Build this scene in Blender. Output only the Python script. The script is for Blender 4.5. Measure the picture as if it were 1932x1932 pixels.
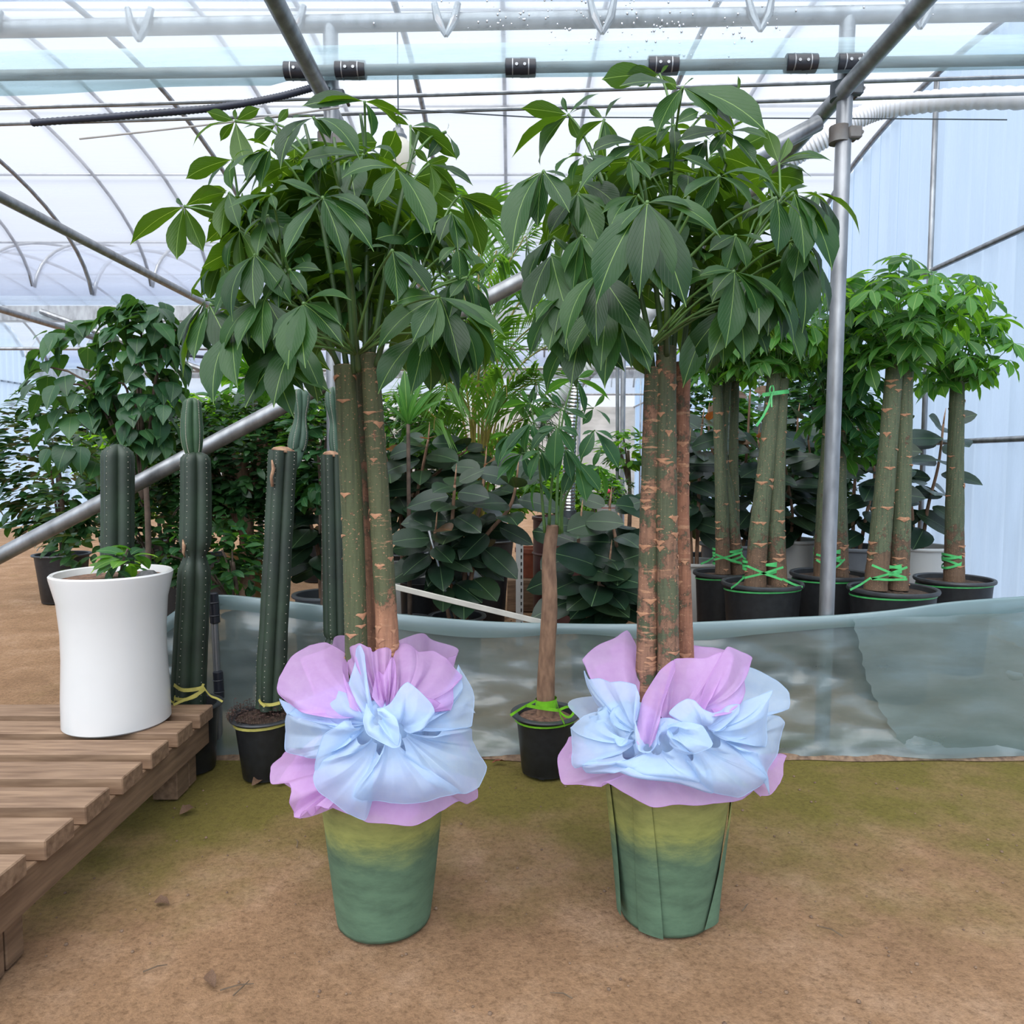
import bpy, bmesh, math, random
from mathutils import Vector, Matrix, noise
random.seed(7)
R = math.radians
sc = bpy.context.scene
col = sc.collection
for o in list(bpy.data.objects):
    bpy.data.objects.remove(o)

# ------------------------------------------------------------------ camera
F_PX, PITCH, CAM_Z = 1395.0, R(3.8), 1.15
cd = bpy.data.cameras.new('camera'); cd.sensor_width = 36; cd.lens = 36 * F_PX / 1932
cam = bpy.data.objects.new('camera', cd); col.objects.link(cam)
cam.location = (0, 0, CAM_Z); cam.rotation_euler = (R(90) - PITCH, 0, 0)
cd.clip_start = 0.05; cd.clip_end = 200
sc.camera = cam
# ------------------------------------------------------------------ world: bright overcast sky
w = bpy.data.worlds.new('overcast'); sc.world = w; w.use_nodes = True
nt = w.node_tree; nt.nodes.clear()
wo = nt.nodes.new('ShaderNodeOutputWorld'); bg = nt.nodes.new('ShaderNodeBackground')
tc = nt.nodes.new('ShaderNodeTexCoord'); sx = nt.nodes.new('ShaderNodeSeparateXYZ')
cr = nt.nodes.new('ShaderNodeValToRGB')
cr.color_ramp.elements[0].position = 0.0; cr.color_ramp.elements[0].color = (0.64, 0.68, 0.76, 1)
cr.color_ramp.elements[1].position = 1.0; cr.color_ramp.elements[1].color = (1.0, 1.0, 1.0, 1)
nt.links.new(tc.outputs['Generated'], sx.inputs[0]); nt.links.new(sx.outputs['Z'], cr.inputs[0])
nt.links.new(cr.outputs[0], bg.inputs[0]); bg.inputs[1].default_value = 0.86
nt.links.new(bg.outputs[0], wo.inputs[0])
# the veiled sun behind the cloud, soft
sd = bpy.data.lights.new('sun_offscreen', 'SUN'); sd.energy = 6.1; sd.angle = R(85); sd.color = (1, 0.955, 0.89)
so = bpy.data.objects.new('sun_offscreen', sd); col.objects.link(so); so.rotation_euler = (R(38), R(-12), 0)
vs = sc.view_settings
vs.view_transform = 'Standard'; vs.look = 'None'; vs.gamma = 1; vs.use_curve_mapping = False
vs.exposure = 0.70
try:
    sc.cycles.use_denoising = True
    sc.cycles.transparent_max_bounces = 24
    sc.cycles.max_bounces = 7; sc.cycles.diffuse_bounces = 3; sc.cycles.glossy_bounces = 3
except Exception:
    pass

# ------------------------------------------------------------------ picture helpers
def at(px, py, Y):
    u = (px - 966) / F_PX; v = (966 - py) / F_PX
    d = Vector((u, math.cos(PITCH) + v * math.sin(PITCH), -math.sin(PITCH) + v * math.cos(PITCH)))
    s = Y / d.y
    return Vector((0, 0, CAM_Z)) + d * s
def px_size(n, Y):            # length in metres of n photo pixels at depth Y
    return n / F_PX * Y

# ------------------------------------------------------------------ material helpers
MATS = {}
def mat(name):
    m = bpy.data.materials.new(name); m.use_nodes = True; m.node_tree.nodes.clear(); MATS[name] = m
    return m, m.node_tree.nodes, m.node_tree.links
def N(ns, t, **kw):
    n = ns.new('ShaderNode' + t)
    for k, v in kw.items():
        if k.startswith('i_'):
            key = k[2:].replace('_', ' ')
            key = int(key) if key.isdigit() else key
            n.inputs[key].default_value = v
        else:
            setattr(n, k, v)
    return n
def rgba(c): return (c[0], c[1], c[2], 1)
def s2l(r, g, b):
    f = lambda v: ((v / 255 + 0.055) / 1.055) ** 2.4 if v > 10 else v / 255 / 12.92
    return (f(r), f(g), f(b))
def ramp(ns, stops):
    n = ns.new('ShaderNodeValToRGB'); e = n.color_ramp.elements
    while len(e) < len(stops): e.new(0.5)
    for i, (p, c) in enumerate(stops):
        e[i].position = p; e[i].color = rgba(c) if len(c) == 3 else c
    return n
def simple(name, c, rough=0.5, metal=0.0, var=0.12, scale=12.0, bump=0.0, spec=0.5, c2=None, stretch=(1, 1, 1), detail=5):
    m, ns, L = mat(name)
    o = N(ns, 'OutputMaterial'); p = N(ns, 'BsdfPrincipled')
    t = N(ns, 'TexCoord'); mp = N(ns, 'Mapping'); mp.inputs['Scale'].default_value = stretch
    nz = N(ns, 'TexNoise', i_Scale=scale, i_Detail=detail)
    c2 = c2 or tuple(x * (1 - 2 * var) for x in c)
    rp = ramp(ns, [(0.3, c2), (0.68, c)])
    L.new(t.outputs['Object'], mp.inputs[0]); L.new(mp.outputs[0], nz.inputs[0]); L.new(nz.outputs[0], rp.inputs[0])
    L.new(rp.outputs[0], p.inputs['Base Color'])
    p.inputs['Roughness'].default_value = rough; p.inputs['Metallic'].default_value = metal
    p.inputs['Specular IOR Level'].default_value = spec
    if bump:
        b = N(ns, 'Bump', i_Strength=bump, i_Distance=0.01); L.new(nz.outputs[0], b.inputs['Height']); L.new(b.outputs[0], p.inputs['Normal'])
    L.new(p.outputs[0], o.inputs[0])
    return m

def leaf_mat(name, top, under, rib, rough=0.36, transl=0.3, veins=13.0, vein_amt=0.25, varv=0.35):
    """leaf with a pale midrib and side veins along its own UVs; paler underside"""
    m, ns, L = mat(name)
    o = N(ns, 'OutputMaterial'); uv = N(ns, 'UVMap'); sp = N(ns, 'SeparateXYZ'); L.new(uv.outputs[0], sp.inputs[0])
    ab = N(ns, 'Math', operation='ABSOLUTE'); sub = N(ns, 'Math', operation='SUBTRACT'); sub.inputs[1].default_value = 0.5
    L.new(sp.outputs[0], sub.inputs[0]); L.new(sub.outputs[0], ab.inputs[0])
    mid = N(ns, 'Math', operation='LESS_THAN'); mid.inputs[1].default_value = 0.011; L.new(ab.outputs[0], mid.inputs[0])
    m1 = N(ns, 'Math', operation='MULTIPLY'); m1.inputs[1].default_value = -1.1; L.new(ab.outputs[0], m1.inputs[0])
    ad = N(ns, 'Math', operation='ADD'); L.new(sp.outputs[1], ad.inputs[0]); L.new(m1.outputs[0], ad.inputs[1])
    m2 = N(ns, 'Math', operation='MULTIPLY'); m2.inputs[1].default_value = veins * 6.2832; L.new(ad.outputs[0], m2.inputs[0])
    sn = N(ns, 'Math', operation='SINE'); L.new(m2.outputs[0], sn.inputs[0])
    pw = N(ns, 'Math', operation='SMOOTH_MAX'); pw.inputs[1].default_value = 0.75; pw.inputs[2].default_value = 0.2; L.new(sn.outputs[0], pw.inputs[0])
    oi = N(ns, 'ObjectInfo'); geo = N(ns, 'NewGeometry')
    nz = N(ns, 'TexNoise', i_Scale=9.0, i_Detail=3.0); tc = N(ns, 'TexCoord'); L.new(tc.outputs['Object'], nz.inputs[0])
    ad2 = N(ns, 'Math', operation='MULTIPLY_ADD'); ad2.inputs[1].default_value = 1.5; L.new(oi.outputs['Random'], ad2.inputs[0]); nzh = N(ns, 'Math', operation='MULTIPLY'); nzh.inputs[1].default_value = 0.5; L.new(nz.outputs[0], nzh.inputs[0]); L.new(nzh.outputs[0], ad2.inputs[2])
    rp = ramp(ns, [(0.15, tuple(c * (1 - varv) for c in top)), (0.5, top), (0.92, (top[0] * (1 + varv) + 0.006, top[1] * (1 + varv * 0.9), top[2] * (1 + 0.2 * varv)))])
    hf = N(ns, 'Math', operation='MULTIPLY'); hf.inputs[1].default_value = 0.5; L.new(ad2.outputs[0], hf.inputs[0]); L.new(hf.outputs[0], rp.inputs[0])
    mx = N(ns, 'MixRGB'); mx.inputs[2].default_value = rgba(under); L.new(geo.outputs['Backfacing'], mx.inputs[0]); L.new(rp.outputs[0], mx.inputs[1])
    vm = N(ns, 'Math', operation='SUBTRACT'); vm.inputs[1].default_value = 0.78; L.new(pw.outputs[0], vm.inputs[0])
    vm2 = N(ns, 'Math', operation='MULTIPLY'); vm2.inputs[1].default_value = vein_amt * 4; vm2.use_clamp = True; L.new(vm.outputs[0], vm2.inputs[0])
    mv = N(ns, 'MixRGB'); mv.inputs[2].default_value = rgba(tuple(0.5 * a + 0.5 * b for a, b in zip(top, rib))); L.new(vm2.outputs[0], mv.inputs[0]); L.new(mx.outputs[0], mv.inputs[1])
    mr = N(ns, 'MixRGB'); mr.inputs[2].default_value = rgba(rib); L.new(mid.outputs[0], mr.inputs[0]); L.new(mv.outputs[0], mr.inputs[1])
    p = N(ns, 'BsdfPrincipled'); p.inputs['Roughness'].default_value = rough; L.new(mr.outputs[0], p.inputs['Base Color'])
    p.inputs['Specular IOR Level'].default_value = 0.38
    bp = N(ns, 'Bump', i_Strength=0.35, i_Distance=0.003, invert=True); L.new(pw.outputs[0], bp.inputs['Height']); L.new(bp.outputs[0], p.inputs['Normal'])
    tr = N(ns, 'BsdfTranslucent'); 
    mt = N(ns, 'MixRGB', blend_type='MULTIPLY'); mt.inputs[0].default_value = 1.0; mt.inputs[2].default_value = (3.2, 2.9, 0.9, 1); L.new(mr.outputs[0], mt.inputs[1]); L.new(mt.outputs[0], tr.inputs[0])
    ms = N(ns, 'MixShader'); ms.inputs[0].default_value = transl; L.new(p.outputs[0], ms.inputs[1]); L.new(tr.outputs[0], ms.inputs[2])
    L.new(ms.outputs[0], o.inputs[0])
    return m

def film_mat(name, c, clear, gloss=0.08, streak=(1, 1, 1), scale=3.0, vary=0.15, bump=0.0, thin=None, rough=0.25):
    """polythene film: part clear, part milky"""
    m, ns, L = mat(name)
    o = N(ns, 'OutputMaterial'); tc = N(ns, 'TexCoord'); mp = N(ns, 'Mapping'); mp.inputs['Scale'].default_value = streak
    nz = N(ns, 'TexNoise', i_Scale=scale, i_Detail=6.0); L.new(tc.outputs['Object'], mp.inputs[0]); L.new(mp.outputs[0], nz.inputs[0])
    tp = N(ns, 'BsdfTransparent'); tp.inputs[0].default_value = rgba(thin or (1, 1, 1))
    tl = N(ns, 'BsdfTranslucent'); tl.inputs[0].default_value = rgba(c)
    df = N(ns, 'BsdfDiffuse'); df.inputs[0].default_value = rgba(c)
    gl = N(ns, 'BsdfGlossy'); gl.inputs['Roughness'].default_value = rough; gl.inputs[0].default_value = (1, 1, 1, 1)
    a = N(ns, 'MixShader'); a.inputs[0].default_value = 0.45; L.new(tl.outputs[0], a.inputs[1]); L.new(df.outputs[0], a.inputs[2])
    g = N(ns, 'MixShader'); g.inputs[0].default_value = gloss; L.new(a.outputs[0], g.inputs[1]); L.new(gl.outputs[0], g.inputs[2])
    mr = N(ns, 'MapRange'); mr.inputs['From Min'].default_value = 0.3; mr.inputs['From Max'].default_value = 0.7
    mr.inputs['To Min'].default_value = max(0, clear - vary); mr.inputs['To Max'].default_value = min(1, clear + vary)
    L.new(nz.outputs[0], mr.inputs[0])
    f = N(ns, 'MixShader'); L.new(mr.outputs[0], f.inputs[0]); L.new(g.outputs[0], f.inputs[1]); L.new(tp.outputs[0], f.inputs[2])
    if bump:
        b = N(ns, 'Bump', i_Strength=bump, i_Distance=0.02); L.new(nz.outputs[0], b.inputs['Height'])
        for q in (df, gl): L.new(b.outputs[0], q.inputs['Normal'])
    L.new(f.outputs[0], o.inputs[0])
    return m

def tissue_mat(name, c, c2):
    m, ns, L = mat(name)
    o = N(ns, 'OutputMaterial'); tc = N(ns, 'TexCoord')
    nz = N(ns, 'TexNoise', i_Scale=28.0, i_Detail=8.0); nz.inputs['Roughness'].default_value = 0.7; L.new(tc.outputs['Object'], nz.inputs[0])
    rp = ramp(ns, [(0.3, c2), (0.7, c)]); L.new(nz.outputs[0], rp.inputs[0])
    df = N(ns, 'BsdfDiffuse'); tl = N(ns, 'BsdfTranslucent'); tp = N(ns, 'BsdfTransparent')
    L.new(rp.outputs[0], df.inputs[0]); L.new(rp.outputs[0], tl.inputs[0]); tp.inputs[0].default_value = rgba(tuple(0.5 + 0.5 * x for x in c))
    a = N(ns, 'MixShader'); a.inputs[0].default_value = 0.45; L.new(df.outputs[0], a.inputs[1]); L.new(tl.outputs[0], a.inputs[2])
    b = N(ns, 'MixShader'); b.inputs[0].default_value = 0.27; L.new(a.outputs[0], b.inputs[1]); L.new(tp.outputs[0], b.inputs[2])
    bp = N(ns, 'Bump', i_Strength=0.12, i_Distance=0.002); L.new(nz.outputs[0], bp.inputs['Height']); L.new(bp.outputs[0], df.inputs['Normal'])
    L.new(b.outputs[0], o.inputs[0])
    return m

def bark_mat(name, green, brown, zlo, zhi, tan=(0.42, 0.22, 0.12), patch=0.62):
    """money-tree bark: green skin, corky brown foot, tan flecks and flaking bands; zlo..zhi = height band where brown turns green"""
    m, ns, L = mat(name)
    o = N(ns, 'OutputMaterial'); p = N(ns, 'BsdfPrincipled'); p.inputs['Roughness'].default_value = 0.75
    tc = N(ns, 'TexCoord'); sp = N(ns, 'SeparateXYZ'); L.new(tc.outputs['Object'], sp.inputs[0])
    n1 = N(ns, 'TexNoise', i_Scale=20.0, i_Detail=9.0); n1.inputs['Roughness'].default_value = 0.72
    L.new(tc.outputs['Object'], n1.inputs[0])
    mr = N(ns, 'MapRange'); mr.inputs['From Min'].default_value = zlo; mr.inputs['From Max'].default_value = zhi
    mr.inputs['To Min'].default_value = 0.55; mr.inputs['To Max'].default_value = -0.2; L.new(sp.outputs[2], mr.inputs[0])
    amp = N(ns, 'Math', operation='MULTIPLY_ADD'); amp.inputs[1].default_value = 2.0; amp.inputs[2].default_value = -0.5; L.new(n1.outputs[0], amp.inputs[0])
    ad = N(ns, 'Math', operation='ADD'); L.new(mr.outputs[0], ad.inputs[0]); L.new(amp.outputs[0], ad.inputs[1])
    rp = ramp(ns, [(0.54, green), (0.585, tuple(0.45 * x for x in brown)), (0.63, tuple(0.8 * x for x in brown)), (0.85, brown)]); L.new(ad.outputs[0], rp.inputs[0])
    # horizontal flaking bands
    mp = N(ns, 'Mapping'); mp.inputs['Scale'].default_value = (7, 7, 60); L.new(tc.outputs['Object'], mp.inputs[0])
    n2 = N(ns, 'TexNoise', i_Scale=1.0, i_Detail=7.0); n2.inputs['Roughness'].default_value = 0.75; L.new(mp.outputs[0], n2.inputs[0])
    r2 = ramp(ns, [(patch, (0, 0, 0)), (patch + 0.03, (1, 1, 1))]); L.new(n2.outputs[0], r2.inputs[0])
    mx = N(ns, 'MixRGB'); L.new(r2.outputs[0], mx.inputs[0]); L.new(rp.outputs[0], mx.inputs[1]); mx.inputs[2].default_value = rgba(tan)
    # small flecks
    n3 = N(ns, 'TexNoise', i_Scale=170.0, i_Detail=2.0); L.new(tc.outputs['Object'], n3.inputs[0])
    r3 = ramp(ns, [(0.66, (0, 0, 0)), (0.69, (1, 1, 1))]); L.new(n3.outputs[0], r3.inputs[0])
    m3 = N(ns, 'MixRGB'); L.new(r3.outputs[0], m3.inputs[0]); L.new(mx.outputs[0], m3.inputs[1]); m3.inputs[2].default_value = rgba(tan)
    # long vertical cracks
    mp4 = N(ns, 'Mapping'); mp4.inputs['Scale'].default_value = (120, 120, 9); L.new(tc.outputs['Object'], mp4.inputs[0])
    n4 = N(ns, 'TexNoise', i_Scale=1.0, i_Detail=4.0); L.new(mp4.outputs[0], n4.inputs[0])
    m4 = N(ns, 'MixRGB', blend_type='MULTIPLY'); m4.inputs[0].default_value = 0.55
    r4 = ramp(ns, [(0.3, (0.35, 0.35, 0.35)), (0.55, (1, 1, 1))]); L.new(n4.outputs[0], r4.inputs[0])
    L.new(m3.outputs[0], m4.inputs[1]); L.new(r4.outputs[0], m4.inputs[2])
    L.new(m4.outputs[0], p.inputs['Base Color'])
    b = N(ns, 'Bump', i_Strength=0.6, i_Distance=0.004); sm = N(ns, 'Math', operation='ADD'); L.new(n2.outputs[0], sm.inputs[0]); L.new(n4.outputs[0], sm.inputs[1])
    L.new(sm.outputs[0], b.inputs['Height']); L.new(b.outputs[0], p.inputs['Normal'])
    L.new(p.outputs[0], o.inputs[0])
    return m

# --- materials
leaf_mat('money_leaf', (0.019, 0.068, 0.016), (0.045, 0.105, 0.010), (0.20, 0.32, 0.09), rough=0.38, transl=0.27, veins=9.0, vein_amt=0.10, varv=0.36)
leaf_mat('young_leaf', (0.050, 0.165, 0.030), (0.085, 0.22, 0.03), (0.30, 0.45, 0.13), rough=0.4, transl=0.34, vein_amt=0.10)
leaf_mat('mid_leaf', (0.026, 0.10, 0.034), (0.045, 0.15, 0.03), (0.20, 0.34, 0.12), rough=0.4, transl=0.28, vein_amt=0.1)
leaf_mat('rubber_leaf', (0.013, 0.034, 0.018), (0.03, 0.055, 0.02), (0.08, 0.14, 0.06), rough=0.30, transl=0.08, veins=20, vein_amt=0.03, varv=0.3)
leaf_mat('rubber_young', (0.10, 0.055, 0.025), (0.16, 0.05, 0.025), (0.30, 0.12, 0.06), rough=0.3, transl=0.2, veins=20, vein_amt=0.03)
leaf_mat('ficus_leaf', (0.016, 0.058, 0.018), (0.03, 0.09, 0.02), (0.06, 0.14, 0.04), rough=0.32, transl=0.2, veins=6, vein_amt=0.05, varv=0.5)
leaf_mat('bright_leaf', (0.075, 0.20, 0.030), (0.12, 0.27, 0.03), (0.28, 0.45, 0.10), rough=0.4, transl=0.4, veins=6, vein_amt=0.05, varv=0.5)
leaf_mat('heart_leaf', (0.028, 0.090, 0.036), (0.035, 0.10, 0.03), (0.10, 0.18, 0.07), rough=0.35, transl=0.22, veins=6, vein_amt=0.08, varv=0.4)
leaf_mat('palm_leaf', (0.055, 0.140, 0.028), (0.08, 0.19, 0.03), (0.10, 0.2, 0.05), rough=0.4, transl=0.32, veins=2, vein_amt=0.0, varv=0.5)
simple('petiole', (0.10, 0.20, 0.045), 0.45, var=0.2)
simple('shoot', (0.055, 0.11, 0.03), 0.5, var=0.25)
simple('palm_stem', (0.32, 0.26, 0.05), 0.5, var=0.25)
simple('galv', (0.36, 0.37, 0.38), 0.42, metal=0.75, var=0.22, scale=7, stretch=(3, 3, 1))
simple('galv_dark', (0.10, 0.115, 0.125), 0.5, metal=0.45, var=0.2, scale=9)
simple('rusty', (0.20, 0.20, 0.19), 0.6, metal=0.3, c2=(0.075, 0.045, 0.03), scale=6)
simple('black_plastic', (0.018, 0.019, 0.021), 0.42, var=0.2, scale=40, spec=0.4)
simple('black_rim', (0.045, 0.048, 0.052), 0.45, var=0.2, scale=20)
simple('clip_black', (0.016, 0.018, 0.026), 0.4, var=0.2)
simple('hose', (0.018, 0.024, 0.045), 0.45, var=0.2)
simple('white_glaze', (0.66, 0.65, 0.63), 0.22, var=0.03, scale=3)
simple('white_pot', (0.50, 0.50, 0.48), 0.4, var=0.06, scale=5)
simple('grey_pot', (0.13, 0.14, 0.155), 0.45, var=0.1)
simple('tan_pot', (0.30, 0.165, 0.045), 0.5, var=0.3, scale=9)
simple('clay', (0.33, 0.09, 0.045), 0.6, var=0.2)
simple('barrel_paint', (0.085, 0.030, 0.026), 0.45, var=0.25, scale=6)
simple('soil', (0.10, 0.060, 0.038), 0.95, c2=(0.025, 0.015, 0.010), scale=70, bump=0.8)
simple('fibre_soil', (0.22, 0.12, 0.075), 0.95, c2=(0.06, 0.03, 0.02), scale=60, bump=0.8)
simple('pebble', (0.10, 0.10, 0.10), 0.8, var=0.3, scale=60, bump=0.4)
simple('wood', (0.30, 0.19, 0.115), 0.7, c2=(0.15, 0.085, 0.048), scale=2.2, stretch=(2.5, 26, 26), bump=0.15, detail=8)
simple('wood_beam', (0.25, 0.155, 0.09), 0.7, c2=(0.13, 0.075, 0.042), scale=2.2, stretch=(26, 2.5, 26), bump=0.15, detail=8)
simple('dead_leaf', (0.16, 0.085, 0.045), 0.8, var=0.3, scale=30)
simple('red_leaf', (0.24, 0.05, 0.02), 0.7, var=0.3, scale=30)
simple('twig', (0.17, 0.115, 0.07), 0.85, var=0.25, scale=30)
simple('clod', (0.27, 0.175, 0.11), 0.95, c2=(0.10, 0.06, 0.04), scale=40, bump=0.4)
simple('ribbon_green', (0.10, 0.56, 0.16), 0.35, var=0.2, scale=30)
simple('ribbon_lime', (0.22, 0.62, 0.03), 0.3, var=0.2, scale=30)
simple('ribbon_yellow', (0.56, 0.50, 0.13), 0.35, var=0.15, scale=30)
simple('cactus', (0.030, 0.052, 0.030), 0.55, c2=(0.018, 0.026, 0.018), scale=9)
simple('cactus_blue', (0.050, 0.105, 0.065), 0.55, c2=(0.032, 0.065, 0.042), scale=16)
simple('cactus_young', (0.035, 0.088, 0.034), 0.5, c2=(0.022, 0.05, 0.025), scale=16)
simple('spine', (0.40, 0.37, 0.30), 0.8)
simple('cork', (0.40, 0.24, 0.14), 0.85, c2=(0.20, 0.10, 0.06), scale=60, bump=0.4)
simple('scar', (0.50, 0.26, 0.14), 0.8, c2=(0.28, 0.13, 0.07), scale=80)
simple('brown_trunk', (0.30, 0.175, 0.105), 0.8, c2=(0.13, 0.07, 0.042), scale=11, stretch=(4, 4, 1.3), bump=0.5, detail=10)
simple('grey_trunk', (0.13, 0.09, 0.065), 0.85, c2=(0.05, 0.033, 0.024), scale=22, bump=0.5)
simple('foil', (0.75, 0.76, 0.78), 0.25, metal=1.0, var=0.08, scale=14)
simple('duct_white', (0.80, 0.80, 0.80), 0.4, var=0.04)
simple('far_wall', (0.52, 0.49, 0.45), 0.8, c2=(0.34, 0.32, 0.29), scale=1.4, stretch=(1, 1, 4))
simple('plastic_strip', (0.55, 0.52, 0.45), 0.5, var=0.1)
simple('lamp_glass', (0.80, 0.74, 0.60), 0.25, var=0.03)
simple('rope', (0.42, 0.40, 0.37), 0.8)
simple('weed', (0.075, 0.035, 0.025), 0.7, var=0.3)
simple('pink_flower', (0.75, 0.08, 0.14), 0.6)
simple('oxide', (0.40, 0.07, 0.05), 0.6)
film_mat('roof_film', (0.50, 0.54, 0.63), 0.52, gloss=0.02, streak=(0.2, 2.4, 2.4), scale=2.0, vary=0.16, thin=(0.87, 0.92, 1.0))
film_mat('curtain_film', (0.86, 0.94, 0.98), 0.72, gloss=0.05, streak=(0.35, 1, 1.8), scale=2.2, vary=0.2, thin=(0.93, 0.98, 1.0))
film_mat('hem_film', (0.66, 0.82, 0.86), 0.60, gloss=0.08, streak=(0.5, 1, 6), scale=3.0, vary=0.25, thin=(0.80, 0.92, 0.95))
film_mat('skirt_film', (0.34, 0.42, 0.41), 0.42, gloss=0.09, streak=(1.0, 1, 3.0), scale=2.6, vary=0.14, bump=0.4, thin=(0.72, 0.84, 0.86), rough=0.22)
film_mat('skirt_hem', (0.33, 0.45, 0.46), 0.16, gloss=0.09, streak=(1, 1, 2), scale=3, vary=0.1, thin=(0.7, 0.85, 0.88), rough=0.3)
film_mat('gable_film', (0.52, 0.66, 0.82), 0.4, gloss=0.04, streak=(1, 3, 0.3), scale=3, vary=0.25, thin=(0.66, 0.80, 0.96))
tissue_mat('tissue_blue', (0.67, 0.81, 0.95), (0.58, 0.74, 0.94))
tissue_mat('tissue_pink', (0.80, 0.54, 0.84), (0.73, 0.46, 0.78))
bark_mat('bark_a', (0.085, 0.098, 0.042), (0.26, 0.125, 0.068), 0.2, 0.62, patch=0.68)
bark_mat('bark_b', (0.088, 0.096, 0.042), (0.36, 0.17, 0.09), 0.74, 0.85, patch=0.60)
bark_mat('bark_c', (0.085, 0.090, 0.041), (0.27, 0.130, 0.070), 0.6, 1.4, patch=0.62)
bark_mat('bark_d', (0.072, 0.084, 0.040), (0.27, 0.135, 0.078), -0.9, 2.1, patch=0.585)
bark_mat('bark_e', (0.085, 0.098, 0.050), (0.26, 0.135, 0.078), -0.7, 1.7, patch=0.62)
bark_mat('bark_f', (0.10, 0.08, 0.042), (0.30, 0.13, 0.070), -0.4, 2.8, patch=0.57)
bark_mat('bark_g', (0.092, 0.112, 0.058), (0.15, 0.088, 0.050), 0.55, 0.85, patch=0.68)

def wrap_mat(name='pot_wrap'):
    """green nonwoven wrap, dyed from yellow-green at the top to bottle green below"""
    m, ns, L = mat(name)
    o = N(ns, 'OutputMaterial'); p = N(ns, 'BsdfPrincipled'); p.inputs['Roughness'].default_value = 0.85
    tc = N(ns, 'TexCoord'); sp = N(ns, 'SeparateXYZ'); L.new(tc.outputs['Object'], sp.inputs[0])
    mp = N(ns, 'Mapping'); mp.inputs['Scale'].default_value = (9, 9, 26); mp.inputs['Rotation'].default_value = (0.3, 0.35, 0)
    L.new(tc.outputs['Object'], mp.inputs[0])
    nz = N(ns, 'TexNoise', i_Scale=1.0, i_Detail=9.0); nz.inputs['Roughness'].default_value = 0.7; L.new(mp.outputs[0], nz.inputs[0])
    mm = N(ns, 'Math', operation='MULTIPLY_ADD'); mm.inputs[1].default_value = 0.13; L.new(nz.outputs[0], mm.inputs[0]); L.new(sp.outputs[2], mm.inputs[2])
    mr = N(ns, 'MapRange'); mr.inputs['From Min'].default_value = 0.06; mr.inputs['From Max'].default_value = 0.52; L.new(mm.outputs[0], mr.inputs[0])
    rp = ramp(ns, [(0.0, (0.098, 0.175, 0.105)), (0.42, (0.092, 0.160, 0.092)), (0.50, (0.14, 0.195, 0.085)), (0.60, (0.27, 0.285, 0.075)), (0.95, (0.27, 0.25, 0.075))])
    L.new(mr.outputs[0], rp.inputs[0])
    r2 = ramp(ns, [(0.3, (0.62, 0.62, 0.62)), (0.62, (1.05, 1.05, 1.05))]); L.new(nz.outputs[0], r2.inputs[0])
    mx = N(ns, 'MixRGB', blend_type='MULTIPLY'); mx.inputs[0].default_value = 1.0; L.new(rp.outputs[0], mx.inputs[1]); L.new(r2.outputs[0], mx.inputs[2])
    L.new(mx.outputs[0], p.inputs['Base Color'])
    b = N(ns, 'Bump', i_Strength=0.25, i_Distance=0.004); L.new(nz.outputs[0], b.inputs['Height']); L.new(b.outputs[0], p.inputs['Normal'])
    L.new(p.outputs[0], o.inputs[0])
wrap_mat()

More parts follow.
